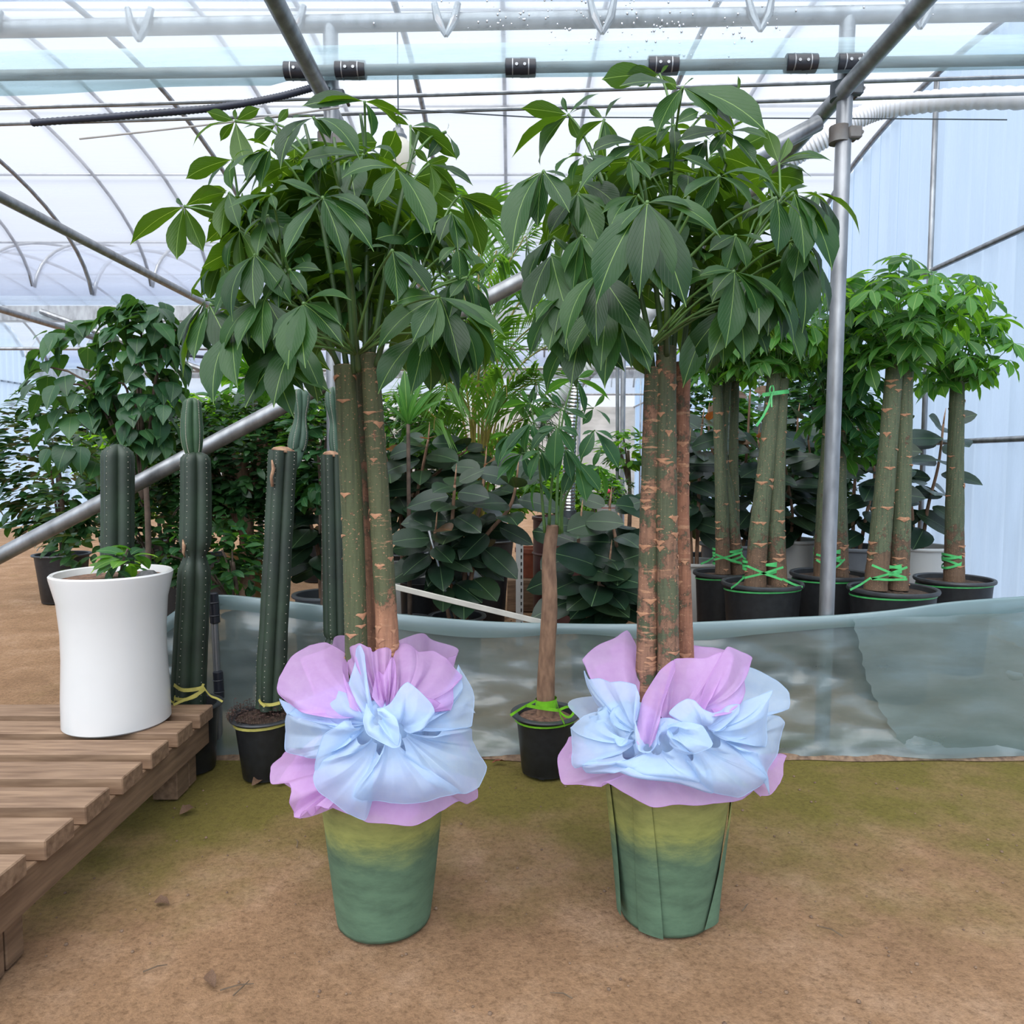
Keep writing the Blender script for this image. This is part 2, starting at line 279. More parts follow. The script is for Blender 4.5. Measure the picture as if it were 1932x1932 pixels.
def ground_mat():
    m, ns, L = mat('ground')
    o = N(ns, 'OutputMaterial'); p = N(ns, 'BsdfPrincipled'); p.inputs['Roughness'].default_value = 0.92
    p.inputs['Specular IOR Level'].default_value = 0.25
    tc = N(ns, 'TexCoord'); sp = N(ns, 'SeparateXYZ'); L.new(tc.outputs['Object'], sp.inputs[0])
    n1 = N(ns, 'TexNoise', i_Scale=3.2, i_Detail=9.0); n1.inputs['Roughness'].default_value = 0.66
    n2 = N(ns, 'TexNoise', i_Scale=75.0, i_Detail=10.0); n2.inputs['Roughness'].default_value = 0.7
    n3 = N(ns, 'TexNoise', i_Scale=2.6, i_Detail=10.0); n3.inputs['Roughness'].default_value = 0.62
    for n in (n1, n2, n3): L.new(tc.outputs['Object'], n.inputs[0])
    r1 = ramp(ns, [(0.30, (0.235, 0.132, 0.068)), (0.5, (0.310, 0.180, 0.096)), (0.68, (0.40, 0.250, 0.150))]); L.new(n1.outputs[0], r1.inputs[0])
    r2 = ramp(ns, [(0.30, (0.58, 0.55, 0.52)), (0.48, (1, 1, 1)), (0.68, (1.3, 1.3, 1.3))]); L.new(n2.outputs[0], r2.inputs[0])
    mx = N(ns, 'MixRGB', blend_type='MULTIPLY'); mx.inputs[0].default_value = 1.0; L.new(r1.outputs[0], mx.inputs[1]); L.new(r2.outputs[0], mx.inputs[2])
    # moss grows along the foot of the film skirt and by the pallet
    a = N(ns, 'MapRange'); a.inputs['From Min'].default_value = 1.62; a.inputs['From Max'].default_value = 2.5; L.new(sp.outputs[1], a.inputs[0])
    b = N(ns, 'MapRange'); b.inputs['From Min'].default_value = -0.6; b.inputs['From Max'].default_value = -1.5; b.inputs['To Max'].default_value = 0.45; L.new(sp.outputs[0], b.inputs[0])
    yy = N(ns, 'MapRange'); yy.inputs['From Min'].default_value = 1.35; yy.inputs['From Max'].default_value = 1.75; L.new(sp.outputs[1], yy.inputs[0])
    by = N(ns, 'Math', operation='MULTIPLY'); L.new(b.outputs[0], by.inputs[0]); L.new(yy.outputs[0], by.inputs[1])
    s = N(ns, 'Math', operation='ADD'); L.new(a.outputs[0], s.inputs[0]); L.new(by.outputs[0], s.inputs[1])
    far = N(ns, 'MapRange'); far.inputs['From Min'].default_value = 2.95; far.inputs['From Max'].default_value = 3.3; far.inputs['To Min'].default_value = 1; far.inputs['To Max'].default_value = 0; L.new(sp.outputs[1], far.inputs[0])
    s2 = N(ns, 'Math', operation='MULTIPLY'); L.new(s.outputs[0], s2.inputs[0]); L.new(far.outputs[0], s2.inputs[1])
    t = N(ns, 'Math', operation='MULTIPLY_ADD'); t.inputs[1].default_value = 0.46; L.new(s2.outputs[0], t.inputs[0])
    q = N(ns, 'Math', operation='SUBTRACT'); q.inputs[1].default_value = 0.42; L.new(n3.outputs[0], q.inputs[0]); L.new(q.outputs[0], t.inputs[2])
    rm = ramp(ns, [(0.17, (0, 0, 0)), (0.55, (1, 1, 1))]); L.new(t.outputs[0], rm.inputs[0])
    mg = N(ns, 'MixRGB', blend_type='MULTIPLY'); mg.inputs[0].default_value = 0.8; mg.inputs[1].default_value = (0.158, 0.126, 0.028, 1); L.new(r2.outputs[0], mg.inputs[2])
    mm = N(ns, 'MixRGB'); L.new(rm.outputs[0], mm.inputs[0]); L.new(mx.outputs[0], mm.inputs[1]); L.new(mg.outputs[0], mm.inputs[2])
    L.new(mm.outputs[0], p.inputs['Base Color'])
    bb = N(ns, 'Bump', i_Strength=0.8, i_Distance=0.012); L.new(n2.outputs[0], bb.inputs['Height']); L.new(bb.outputs[0], p.inputs['Normal'])
    L.new(p.outputs[0], o.inputs[0])
ground_mat()

# ------------------------------------------------------------------ geometry helpers
class G:
    """collects verts, faces and uvs; .add_to(...) makes ONE mesh object"""
    def __init__(s): s.v = []; s.f = []; s.uv = {}
    def quadgrid(s, rows, uvs=None, closed=False):
        b = len(s.v); n = len(rows[0])
        for r in rows: s.v.extend([tuple(p) for p in r])
        for i in range(len(rows) - 1):
            for j in range(n if closed else n - 1):
                k = (j + 1) % n
                s.f.append((b + i * n + j, b + i * n + k, b + (i + 1) * n + k, b + (i + 1) * n + j))
        if uvs:
            for i, r in enumerate(uvs):
                for j, q in enumerate(r): s.uv[b + i * n + j] = q
        return s
    def tube(s, pts, rad, seg=8, cap=True, prof=None):
        pts = [Vector(p) for p in pts]; n = len(pts)
        rad = [rad] * n if not hasattr(rad, '__len__') else rad
        t0 = (pts[1] - pts[0]).normalized()
        u = t0.orthogonal().normalized()
        rows = []
        for i, p in enumerate(pts):
            t = (pts[min(i + 1, n - 1)] - pts[max(i - 1, 0)])
            t = t.normalized() if t.length > 1e-9 else t0
            u = (u - t * u.dot(t)); u = u.normalized() if u.length > 1e-6 else t.orthogonal().normalized()
            v = t.cross(u)
            rows.append([p + (u * math.cos(a) + v * math.sin(a)) * rad[i] * (prof(k, i) if prof else 1) for k, a in ((k, 2 * math.pi * k / seg) for k in range(seg))])
        b = len(s.v)
        s.quadgrid(rows, closed=True)
        if cap:
            s.f.append(tuple(reversed(range(b, b + seg)))); s.f.append(tuple(range(b + (n - 1) * seg, b + n * seg)))
        return s
    def lathe(s, prof, c=(0, 0, 0), seg=32, sq=None):
        rows = []
        for r, z in prof:
            rows.append([(c[0] + r * math.cos(2 * math.pi * k / seg), c[1] + r * math.sin(2 * math.pi * k / seg), c[2] + z) for k in range(seg)])
        return s.quadgrid(rows, closed=True)
    def box(s, c, d, rot=None, bev=0.0):
        bm = bmesh.new(); bmesh.ops.create_cube(bm, size=1)
        for v in bm.verts: v.co = Vector((v.co.x * d[0], v.co.y * d[1], v.co.z * d[2]))
        if bev: bmesh.ops.bevel(bm, geom=list(bm.edges), offset=bev, segments=1, affect='EDGES')
        b = len(s.v); bm.verts.index_update()
        for v in bm.verts:
            q = v.co if rot is None else rot @ v.co
            s.v.append(tuple(q + Vector(c)))
        for f in bm.faces: s.f.append(tuple(b + v.index for v in f.verts))
        bm.free(); return s
    def strip(s, pts, width, up=(0, 0, 1), th=0.0):
        pts = [Vector(p) for p in pts]; rows = []
        for i, p in enumerate(pts):
            t = (pts[min(i + 1, len(pts) - 1)] - pts[max(i - 1, 0)]).normalized()
            u = Vector(up); u = (u - t * u.dot(t)).normalized()
            rows.append([p - u * width / 2, p + u * width / 2])
        return s.quadgrid(rows)
    def put(s, verts, faces, M, uvs=None):
        b = len(s.v)
        for i, p in enumerate(verts):
            s.v.append(tuple(M @ Vector(p)))
            if uvs: s.uv[b + i] = uvs[i]
        s.f.extend(tuple(b + i for i in f) for f in faces)
        return s
    def mesh(s, name, m, smooth=True, off=(0, 0, 0)):
        me = bpy.data.meshes.new(name)
        me.from_pydata([(p[0] - off[0], p[1] - off[1], p[2] - off[2]) for p in s.v], [], s.f)
        if s.uv:
            ul = me.uv_layers.new(name='UVMap')
            for lp in me.loops: ul.data[lp.index].uv = s.uv.get(lp.vertex_index, (0.3, 0.5))
        if smooth is True: me.polygons.foreach_set('use_smooth', [True] * len(me.polygons))
        me.materials.append(MATS[m]); me.update()
        if smooth == 'auto':
            me.polygons.foreach_set('use_smooth', [True] * len(me.polygons)); me.set_sharp_from_angle(angle=R(38))
        return me
ORG = {}
def tag(o, label=None, cat=None, group=None, kind=None):
    if label: o['label'] = label
    if cat: o['category'] = cat
    if group: o['group'] = group
    if kind: o['kind'] = kind
    return o
def root(name, loc, label, cat, group=None, kind=None):
    o = bpy.data.objects.new(name, None); col.objects.link(o); o.location = loc; o.empty_display_size = 0.05
    ORG[o.name] = Vector(loc); return tag(o, label, cat, group, kind)
def part(g, name, m, parent=None, smooth='auto', kind=None, label=None):
    off = ORG[parent.name] if parent else Vector((0, 0, 0))
    o = bpy.data.objects.new(name, g.mesh(name, m, smooth, off)); col.objects.link(o)
    if parent: o.parent = parent
    ORG[o.name] = off
    if kind: o['kind'] = kind
    if label: o['label'] = label
    return o
def inst(name, me, M, parent):
    o = bpy.data.objects.new(name, me); col.objects.link(o)
    off = ORG[parent.name]; o.parent = parent
    o.matrix_basis = Matrix.Translation(-off) @ M
    return o
def thing(g, name, m, label, cat, group=None, kind=None, smooth='auto'):
    """a one-mesh thing with its origin at its base"""
    xs = [p[0] for p in g.v]; ys = [p[1] for p in g.v]; zs = [p[2] for p in g.v]
    off = Vector(((min(xs) + max(xs)) / 2, (min(ys) + max(ys)) / 2, min(zs)))
    o = bpy.data.objects.new(name, g.mesh(name, m, smooth, off)); col.objects.link(o); o.location = off
    ORG[o.name] = off
    return tag(o, label, cat, group, kind)
def cat_rom(P, n, closed=False):
    P = [Vector(p) for p in P]; out = []; m = len(P)
    segs = m if closed else m - 1
    for i in range(n):
        t = i / (n if closed else n - 1) * segs; k = min(int(t), segs - 1); f = t - k
        g = lambda j: P[j % m] if closed else P[max(0, min(m - 1, j))]
        a, b, c, d = g(k - 1), g(k), g(k + 1), g(k + 2)
        out.append(0.5 * ((2 * b) + (c - a) * f + (2 * a - 5 * b + 4 * c - d) * f * f + (3 * b - a - 3 * c + d) * f ** 3))
    return out
def pl(pts): return [at(*p) for p in pts]
def frame(o, d, n):
    """matrix with local Y along d, local Z near n"""
    d = d.normalized(); n = n - d * n.dot(d)
    n = n.normalized() if n.length > 1e-5 else d.orthogonal().normalized()
    x = d.cross(n)
    M = Matrix((x, d, n)).transposed().to_4x4(); M.translation = o
    return M

# ------------------------------------------------------------------ leaf shapes (unit length along +Y, top side +Z)
PROF = {
    'money': [(0, .03), (.05, .12), (.14, .34), (.27, .66), (.42, .9), (.56, 1), (.68, .93), (.78, .72), (.86, .42), (.92, .19), (.965, .07), (1, .012)],
    'oval': [(0, .05), (.12, .5), (.3, .88), (.5, 1), (.7, .88), (.88, .45), (1, .02)],
    'rubber': [(0, .08), (.06, .45), (.18, .80), (.36, 1), (.55, .99), (.72, .84), (.86, .54), (.94, .25), (1, .03)],
    'heart': [(0, .35), (.06, .72), (.2, 1), (.4, .92), (.62, .66), (.82, .30), (1, .02)],
    'strap': [(0, .4), (.15, .75), (.4, 1), (.65, .9), (.85, .5), (1, .02)],
    'tiny': [(0, .1), (.35, 1), (.7, .8), (1, .02)],
}
def leaf_geo(kind, asp, arch, fold, wave=0.0, nx=4, twist=0.0, seed=0):
    rnd = random.Random(seed); ph = rnd.random() * 6
    v, f, uv = [], [], []
    pr = PROF[kind]
    for i, (y, wd) in enumerate(pr):
        for j in range(-nx // 2, nx // 2 + 1):
            s = j / (nx / 2)
            x = s * wd * asp / 2
            z = arch * 4 * y * (1 - y) + fold * abs(x) - 0.35 * fold * abs(s) * abs(x) + wave * math.sin(y * 16 + ph + (1.3 if s > 0 else 0)) * abs(s) * wd * asp
            z += twist * x * (y - 0.2)
            v.append((x, y, z)); uv.append((0.5 + 0.5 * s * wd, y))
    n = nx + 1
    for i in range(len(pr) - 1):
        for j in range(nx):
            a = i * n + j; f.append((a, a + 1, a + n + 1, a + n))
    return v, f, uv
def leaf_mesh(name, geo, m):
    g = G(); g.put(geo[0], geo[1], Matrix(), geo[2]); return g.mesh(name, m, True)
MONEY = [leaf_geo('money', a, c, fo, 0.028, 4, tw, i) for i, (a, c, fo, tw) in enumerate(
    [(.37, .05, .35, .2), (.40, .09, .30, -.3), (.33, .12, .50, .5), (.38, .04, .55, -.5), (.34, .15, .35, 0), (.42, .07, .25, .35)])]
MONEY_ME = [leaf_mesh('leaflet', g, 'money_leaf') for g in MONEY]

# ------------------------------------------------------------------ THE SETTING
ROWS = [2.95, 8.4, 13.9, 19.4]           # lines of posts between the bays (y)
POST_X = [-4.68, -2.70, -0.72, 1.25]      # posts along a line
GABLE_X = 3.2; LEFT_X = -9.0
def rowy(x, k=0): return ROWS[k] - (0.028 * x if k == 0 else 0)    # the near line runs a touch askew

g = G(); n = 60
xs = [LEFT_X + (GABLE_X + 0.4 - LEFT_X) * i / n for i in range(n + 1)]
ys = [-3 + 23 * (i / 70) for i in range(71)]
g.quadgrid([[(x, y, 0.006 * noise.noise((x * 1.7, y * 1.7, 0)) - 0.006) for x in xs] for y in ys])
part(g, 'floor', 'ground', kind='structure', smooth=True, label='bare brown earth floor with moss along the film skirt')

def arch_z(y, y0, y1, base=2.86, rise=1.17):
    u = (y - (y0 + y1) / 2) / ((y1 - y0) / 2); return base + rise * math.sqrt(max(0, 1 - u * u)) ** 0.9
BAYS = [(-2.6, 2.95), (2.95, 8.4), (8.4, 13.9), (13.9, 19.4)]
for bi, (y0, y1) in enumerate(BAYS):
    g = G(); ny = 28
    yy = [(y0 + y1) / 2 - (y1 - y0) / 2 * math.cos(math.pi * i / ny) for i in range(ny + 1)]
    g.quadgrid([[(x, y, arch_z(y, y0, y1) + 0.05) for x in (LEFT_X, GABLE_X)] for y in yy])
    ce = part(g, 'ceiling', 'roof_film', kind='structure', smooth=True, label='arched translucent film roof of one greenhouse bay')
    x = -8.64; k = 0
    while x < GABLE_X:
        main = any(abs(x - p) < 0.2 for p in POST_X + [-6.66, -8.64, 3.2])
        if bi > 0 or main:
            q = G().tube([(x, y, arch_z(y, y0, y1) + (0.0 if main else 0.09)) for y in yy[1:-1]], 0.021 if main else 0.017, 6)
            part(q, 'roof_rib', 'galv', ce, True)
        x += 0.66; k += 1
    for u in ((0.2, 0.38, 0.62, 0.8) if bi > 0 else (0.3, 0.7)):
        y = y0 + (y1 - y0) * u
        part(G().tube([(LEFT_X, y, arch_z(y, y0, y1) + 0.10), (GABLE_X, y, arch_z(y, y0, y1) + 0.10)], 0.013, 6), 'purlin', 'galv', ce, True)
# gable end wall (ribbed sheets), far wall, walls out of view
g = G()
for a, (y0, y1) in enumerate(BAYS):
    pass
def gable(xw, name, y0, y1, lab):
    ny = 120; ys = [y0 + (y1 - y0) * i / ny for i in range(ny + 1)]
    g = G(); g.quadgrid([[(xw + 0.018 * math.sin(y * 38), y, 0), (xw + 0.018 * math.sin(y * 38), y, arch_z(y, y0, y1) + 0.03)] for y in ys])
    o = part(g, name, 'gable_film', kind='structure', smooth=True, label=lab)
    for y in (y0 + 1.1, y0 + 2.75, y1 - 1.1):
        part(G().tube([(xw - 0.04, y, 0), (xw - 0.04, y, arch_z(y, y0, y1))], 0.02, 6), 'wall_stud', 'galv', o, True)
    part(G().tube([(xw - 0.05, y, arch_z(y, y0, y1)) for y in ys[1:-1:2]], 0.024, 8), 'gable_rib', 'galv', o, True)
    for z in (1.3, 2.6):
        part(G().tube([(xw - 0.03, y0, z), (xw - 0.03, y1, z)], 0.02, 6), 'wall_rail', 'galv', o, True)
for i, (y0, y1) in enumerate(BAYS):
    gable(GABLE_X, 'wall_right', y0, y1, 'pale blue ribbed plastic gable wall of one bay')
    gable(LEFT_X, 'wall_left', y0, y1, 'pale plastic gable wall of one bay, far side')
g = G(); g.quadgrid([[(x, -2.6, 0), (x, -2.6, 2.9)] for x in (LEFT_X, GABLE_X)]); part(g, 'wall_front', 'gable_film', kind='structure', label='film wall behind the camera')
g = G(); nx = 90
g.quadgrid([[(LEFT_X + (GABLE_X - LEFT_X) * i / nx, 19.3 + 0.10 * noise.noise((i * 0.6 + z * 1.5, z * 3, 2)), z) for i in range(nx + 1)] for z in [0.26 * k for k in range(11)]])
part(g, 'wall_back', 'far_wall', kind='structure', smooth=True, label='beige wrinkled thermal sheet hanging as the far wall')

# --- lines of posts: post, gutter beam, hanging curtain film, roll pipe
for k, yk in enumerate(ROWS[:3]):
    for px_ in POST_X:
        y = rowy(px_, k)
        g = G().tube([(px_ - 0.0 * 1, y, 0), (px_ + (0.02 if k == 0 else 0), y, 2.86)], 0.029, 14)
        o = thing(g, 'steel_post', 'galv', {0: 'round galvanised steel post beside the film skirt', 1: 'round steel post in the second line of posts', 2: 'round steel post in the far line of posts'}[k], 'post', 'greenhouse posts', 'structure')
    bz = 2.84
    g = G().tube([(LEFT_X, rowy(LEFT_X, k), bz), (GABLE_X, rowy(GABLE_X, k), bz)], 0.032, 12)
    if k: g.box(((LEFT_X + GABLE_X) / 2, yk, bz - 0.03), (GABLE_X - LEFT_X, 0.12, 0.16))
    go = root('gutter_beam', (0, yk, bz - 0.1), ['round steel beam along the top of the near opening', 'blue-grey gutter beam over the second line of posts', 'blue-grey gutter beam over the far line of posts'][k], 'beam', None, 'structure')
    part(g, 'beam', 'galv', go)
    for j in range(-10, 6):
        x = 0.34 + 0.59 * j
        if x > GABLE_X: break
        y = rowy(x, k)
        q = G().tube([(x - 0.045, y - 0.03, bz + 0.05), (x - 0.03, y - 0.04, bz - 0.02), (x, y - 0.042, bz - 0.075)], [0.012, 0.017, 0.009], 8)
        q.tube([(x + 0.045, y - 0.03, bz + 0.05), (x + 0.03, y - 0.04, bz - 0.02), (x, y - 0.042, bz - 0.075)], [0.012, 0.017, 0.009], 8)
        part(q, 'hanger', 'galv', go)
    # hanging curtain film and the pipe it is rolled on
    zb = 2.635 if k == 0 else 2.42
    g = G(); nn = 120
    def cz(x, t): return zb + (3.0 - zb) * t
    g.quadgrid([[(x, rowy(x, k) - 0.055 + 0.012 * noise.noise((x * 2.2, t * 3, k)) , cz(x, t)) for x in [LEFT_X + (GABLE_X - LEFT_X) * i / nn for i in range(nn + 1)]] for t in [i / 8 for i in range(9)]])
    cu = root('curtain_film', (0, yk - 0.05, zb), ['clear film curtain rolled up over the near opening', 'clear film curtain rolled up along the second line of posts', 'clear film curtain rolled up along the far line of posts'][k], 'film curtain', None, 'structure')
    part(g, 'film', 'curtain_film', cu, True)
    part(G().tube([(LEFT_X, rowy(LEFT_X, k) - 0.06, zb), (GABLE_X, rowy(GABLE_X, k) - 0.06, zb)], 0.019, 10), 'roll_pipe', 'rusty' if k == 0 else 'galv', cu)
    if k == 0:
        # loose film wound on the pipe with a sagging lower lip
        g = G(); rows = []
        for i in range(161):
            x = LEFT_X + (GABLE_X - LEFT_X) * i / 160; y = rowy(x) - 0.06
            s = 0.026 + 0.008 * noise.noise((x * 1.3, 0, 5)); dr = 0.012 + 0.03 * max(0, noise.noise((x * 0.75, 3, 1))) + (0.02 if x < -0.9 else 0)
            rows.append([(x, y - 0.004, zb + 0.09), (x, y - s, zb + 0.02), (x, y - s, zb - 0.008), (x, y - 0.006, zb - s - dr), (x, y + s, zb - 0.01), (x, y + s * 0.6, zb + 0.03)])
        g.quadgrid(rows); part(g, 'film_roll', 'hem_film', cu, True)
        for cx in (564, 661, 982, 1248, 1503, 1596):
            c0 = at(cx, 133, 2.9); x = c0.x; y = rowy(x) - 0.06
            q = G().tube([(x - 0.058, y, zb), (x - 0.056, y, zb), (x - 0.05, y, zb), (x - 0.002, y, zb), (x, y, zb), (x + 0.05, y, zb), (x + 0.056, y, zb), (x + 0.058, y, zb)], [0.026, 0.033, 0.033, 0.033, 0.034, 0.033, 0.033, 0.026], 14)
            cl = part(q, 'pipe_clip', 'clip_black', cu)
            for dx in (-0.03, 0.03):
                part(G().tube([(x + dx - 0.002, y, zb), (x + dx + 0.002, y, zb)], 0.0345, 14), 'clip_band', 'galv', cl)
                part(G().tube([(x + dx * 0.5, y - 0.036, zb - 0.004), (x + dx * 0.5, y - 0.030, zb - 0.004)], 0.006, 8), 'clip_screw', 'galv', cl)
        g = G(); rnd = random.Random(3)                       # water beads on the film
        for i in range(130):
            px_, py_ = (rnd.gauss(1120, 190), rnd.uniform(2, 70)) if rnd.random() < 0.7 else (rnd.uniform(1000, 1420), rnd.uniform(60, 118))
            c = at(px_, py_, 2.9); c.y = rowy(c.x) - 0.066; r = rnd.uniform(0.002, 0.0055)
            g.lathe([(0.0003, r * 1.2), (r * 0.7, r * 0.7), (r, 0), (r * 0.75, -r * 0.8), (0.0003, -r * 1.1)], c, 6)
        part(g, 'water_beads', 'foil', cu, True, kind='stuff')
# --- tie bars along the depth, one per post
for px_, lab in zip(POST_X, ['beyond the heart-leaved tree', 'over the clipped dark shrub', 'over the tree with the brown-footed trunk', 'clamped to the post in the film skirt']):
    g = G().tube([(px_, -2.6, 2.55), (px_, 13.9, 2.55)], 0.03, 12)
    thing(g, 'tie_bar', 'galv', 'round steel tie bar running from bay to bay, ' + lab, 'pipe', 'tie bars', 'structure')
# clamps on the near posts
for px_ in POST_X[1:]:
    y = rowy(px_)
    for z, c in ((2.56, 'galv_dark'), (2.40, 'rusty')):
        cl = root('pipe_clamp', (px_, y, z - 0.03), ('dark' if c == 'galv_dark' else 'rusty') + ' bolted clamp around a near post', 'clamp', 'pipe clamps on the near posts', 'structure')
        part(G().tube([(px_, y, z - 0.03), (px_, y, z + 0.03)], 0.037, 14), 'collar', c, cl)
        part(G().box((px_ + 0.05, y - 0.02, z), (0.05, 0.03, 0.045), None, 0.005), 'jaw', c, cl)
        part(G().tube([(px_ + 0.075, y - 0.03, z - 0.0), (px_ + 0.075, y + 0.05, z)], 0.007, 8), 'bolt', 'rusty', cl)
# long diagonal brace in the near line
a, b = at(1545, 232, 2.99), at(985, 528, 2.99); d = (b - a)
g = G().tube([a, b, a + d * 2.35, a + d * 2.9], 0.031, 14); thing(g, 'brace_pipe', 'galv', 'long galvanised brace pipe slanting down from the post past the cactus', 'pipe', None, 'structure')
a, b = at(361, 690, 8.3), at(455, 724, 8.3); d = b - a
thing(G().tube([a - d * 3, b + d * 3], 0.03, 8), 'brace_pipe', 'galv', 'thin slanting brace pipe far behind the heart-leaved tree', 'pipe', None, 'structure')
thing(G().tube([at(240, 700, 13.6), at(1700, 690, 13.6)], 0.035, 8), 'cross_pipe', 'galv', 'level pipe crossing the far bay behind the palm', 'pipe', None, 'structure')
for dy, dz, nm in ((0.0, 0.0, 'upper'), (0.05, -0.045, 'lower')):
    a, b = at(242, 197, 3.35), at(1690, 152, 3.2)
    thing(G().tube([a + (a - b) * 0.25 + Vector((0, dy, dz)), b + (b - a) * 0.2 + Vector((0, dy, dz))], 0.0085, 8), 'wire_rail', 'galv', nm + ' thin steel rail of the pair under the rolled curtain', 'pipe', None, 'structure')
# wires, hose
thing(G().tube(cat_rom(pl([(150, 262, 2.86), (242, 252, 2.86), (420, 232, 2.86), (560, 214, 2.86), (640, 203, 2.86)]), 20), 0.0035, 6), 'rope', 'rope', 'pale rope tied to the post above the tree with the brown-footed trunk', 'rope')
thing(G().tube([at(700, 203, 3.05), at(1000, 221, 3.05), at(1690, 224, 3.05), at(1900, 226, 3.05)], 0.0025, 6), 'wire', 'galv_dark', 'thin wire stretched across the opening between two posts', 'wire')
hp = cat_rom(pl([(60, 232, 2.88), (242, 218, 2.88), (400, 204, 2.88), (520, 184, 2.89), (608, 160, 2.92)]), 150)
thing(G().tube(hp, [0.0135 if i % 2 else 0.0115 for i in range(150)], 10), 'corrugated_hose', 'hose', 'dark blue corrugated hose slung from a post', 'hose')
thing(G().tube(cat_rom(pl([(189, 640, 8.37), (350, 670, 8.33), (430, 672, 8.33), (518, 655, 8.37)]), 16), 0.018, 6), 'hose', 'hose', 'dark hose sagging in the far bay behind the cactus', 'hose')
# white duct and foil flue
def duct(pts, r, nr, m, name, lab, cat):
    P = cat_rom(pl(pts), nr); rr = [r * (1.0 if i % 3 == 0 else 0.90 if i % 3 == 1 else 0.97) for i in range(nr)]
    return thing(G().tube(P, rr, 16), name, m, lab, cat)
duct([(2080, 190, 3.9), (1850, 185, 4.1), (1690, 200, 4.3), (1620, 222, 4.35), (1560, 258, 4.4), (1490, 300, 4.5), (1420, 345, 4.6), (1340, 420, 4.8), (1250, 560, 5.0), (1150, 660, 5.25), (1085, 725, 5.4), (1010, 800, 5.5)], 0.058, 330, 'duct_white', 'flexible_duct', 'white ribbed flexible air duct curving down behind the trees', 'duct')
duct([(1088, 715, 5.20), (1078, 790, 5.22), (1074, 880, 5.24), (1073, 960, 5.26), (1071, 1055, 5.26)], 0.047, 150, 'foil', 'foil_flue', 'silver foil flue rising from the red-brown drum', 'duct')
# thin far post
thing(G().tube([at(1165, 905, 6.4), at(1165, 690, 6.4)], 0.016, 8), 'slim_post', 'galv', 'slim grey post behind the small potted flowering tree', 'post', None, 'structure')

# hanging lamp
lp = at(752, 292, 3.25)
lr = root('hanging_lamp', lp - Vector((0, 0, 0.11)), 'cream glass bulb lamp with grey cap hanging under the rolled curtain', 'lamp')
part(G().lathe([(0.001, -0.105), (0.03, -0.10), (0.058, -0.075), (0.073, -0.035), (0.072, 0.005), (0.055, 0.045), (0.036, 0.062), (0.03, 0.066)], lp, 24), 'bulb', 'lamp_glass', lr, True)
part(G().lathe([(0.035, 0.055), (0.037, 0.075), (0.026, 0.09), (0.022, 0.105), (0.012, 0.112), (0.010, 0.13), (0.001, 0.132)], lp, 20), 'cap', 'galv', lr)
part(G().tube([lp + Vector((0, 0, 0.13)), lp + Vector((0, 0, 0.62))], 0.003, 6), 'cord', 'galv_dark', lr)

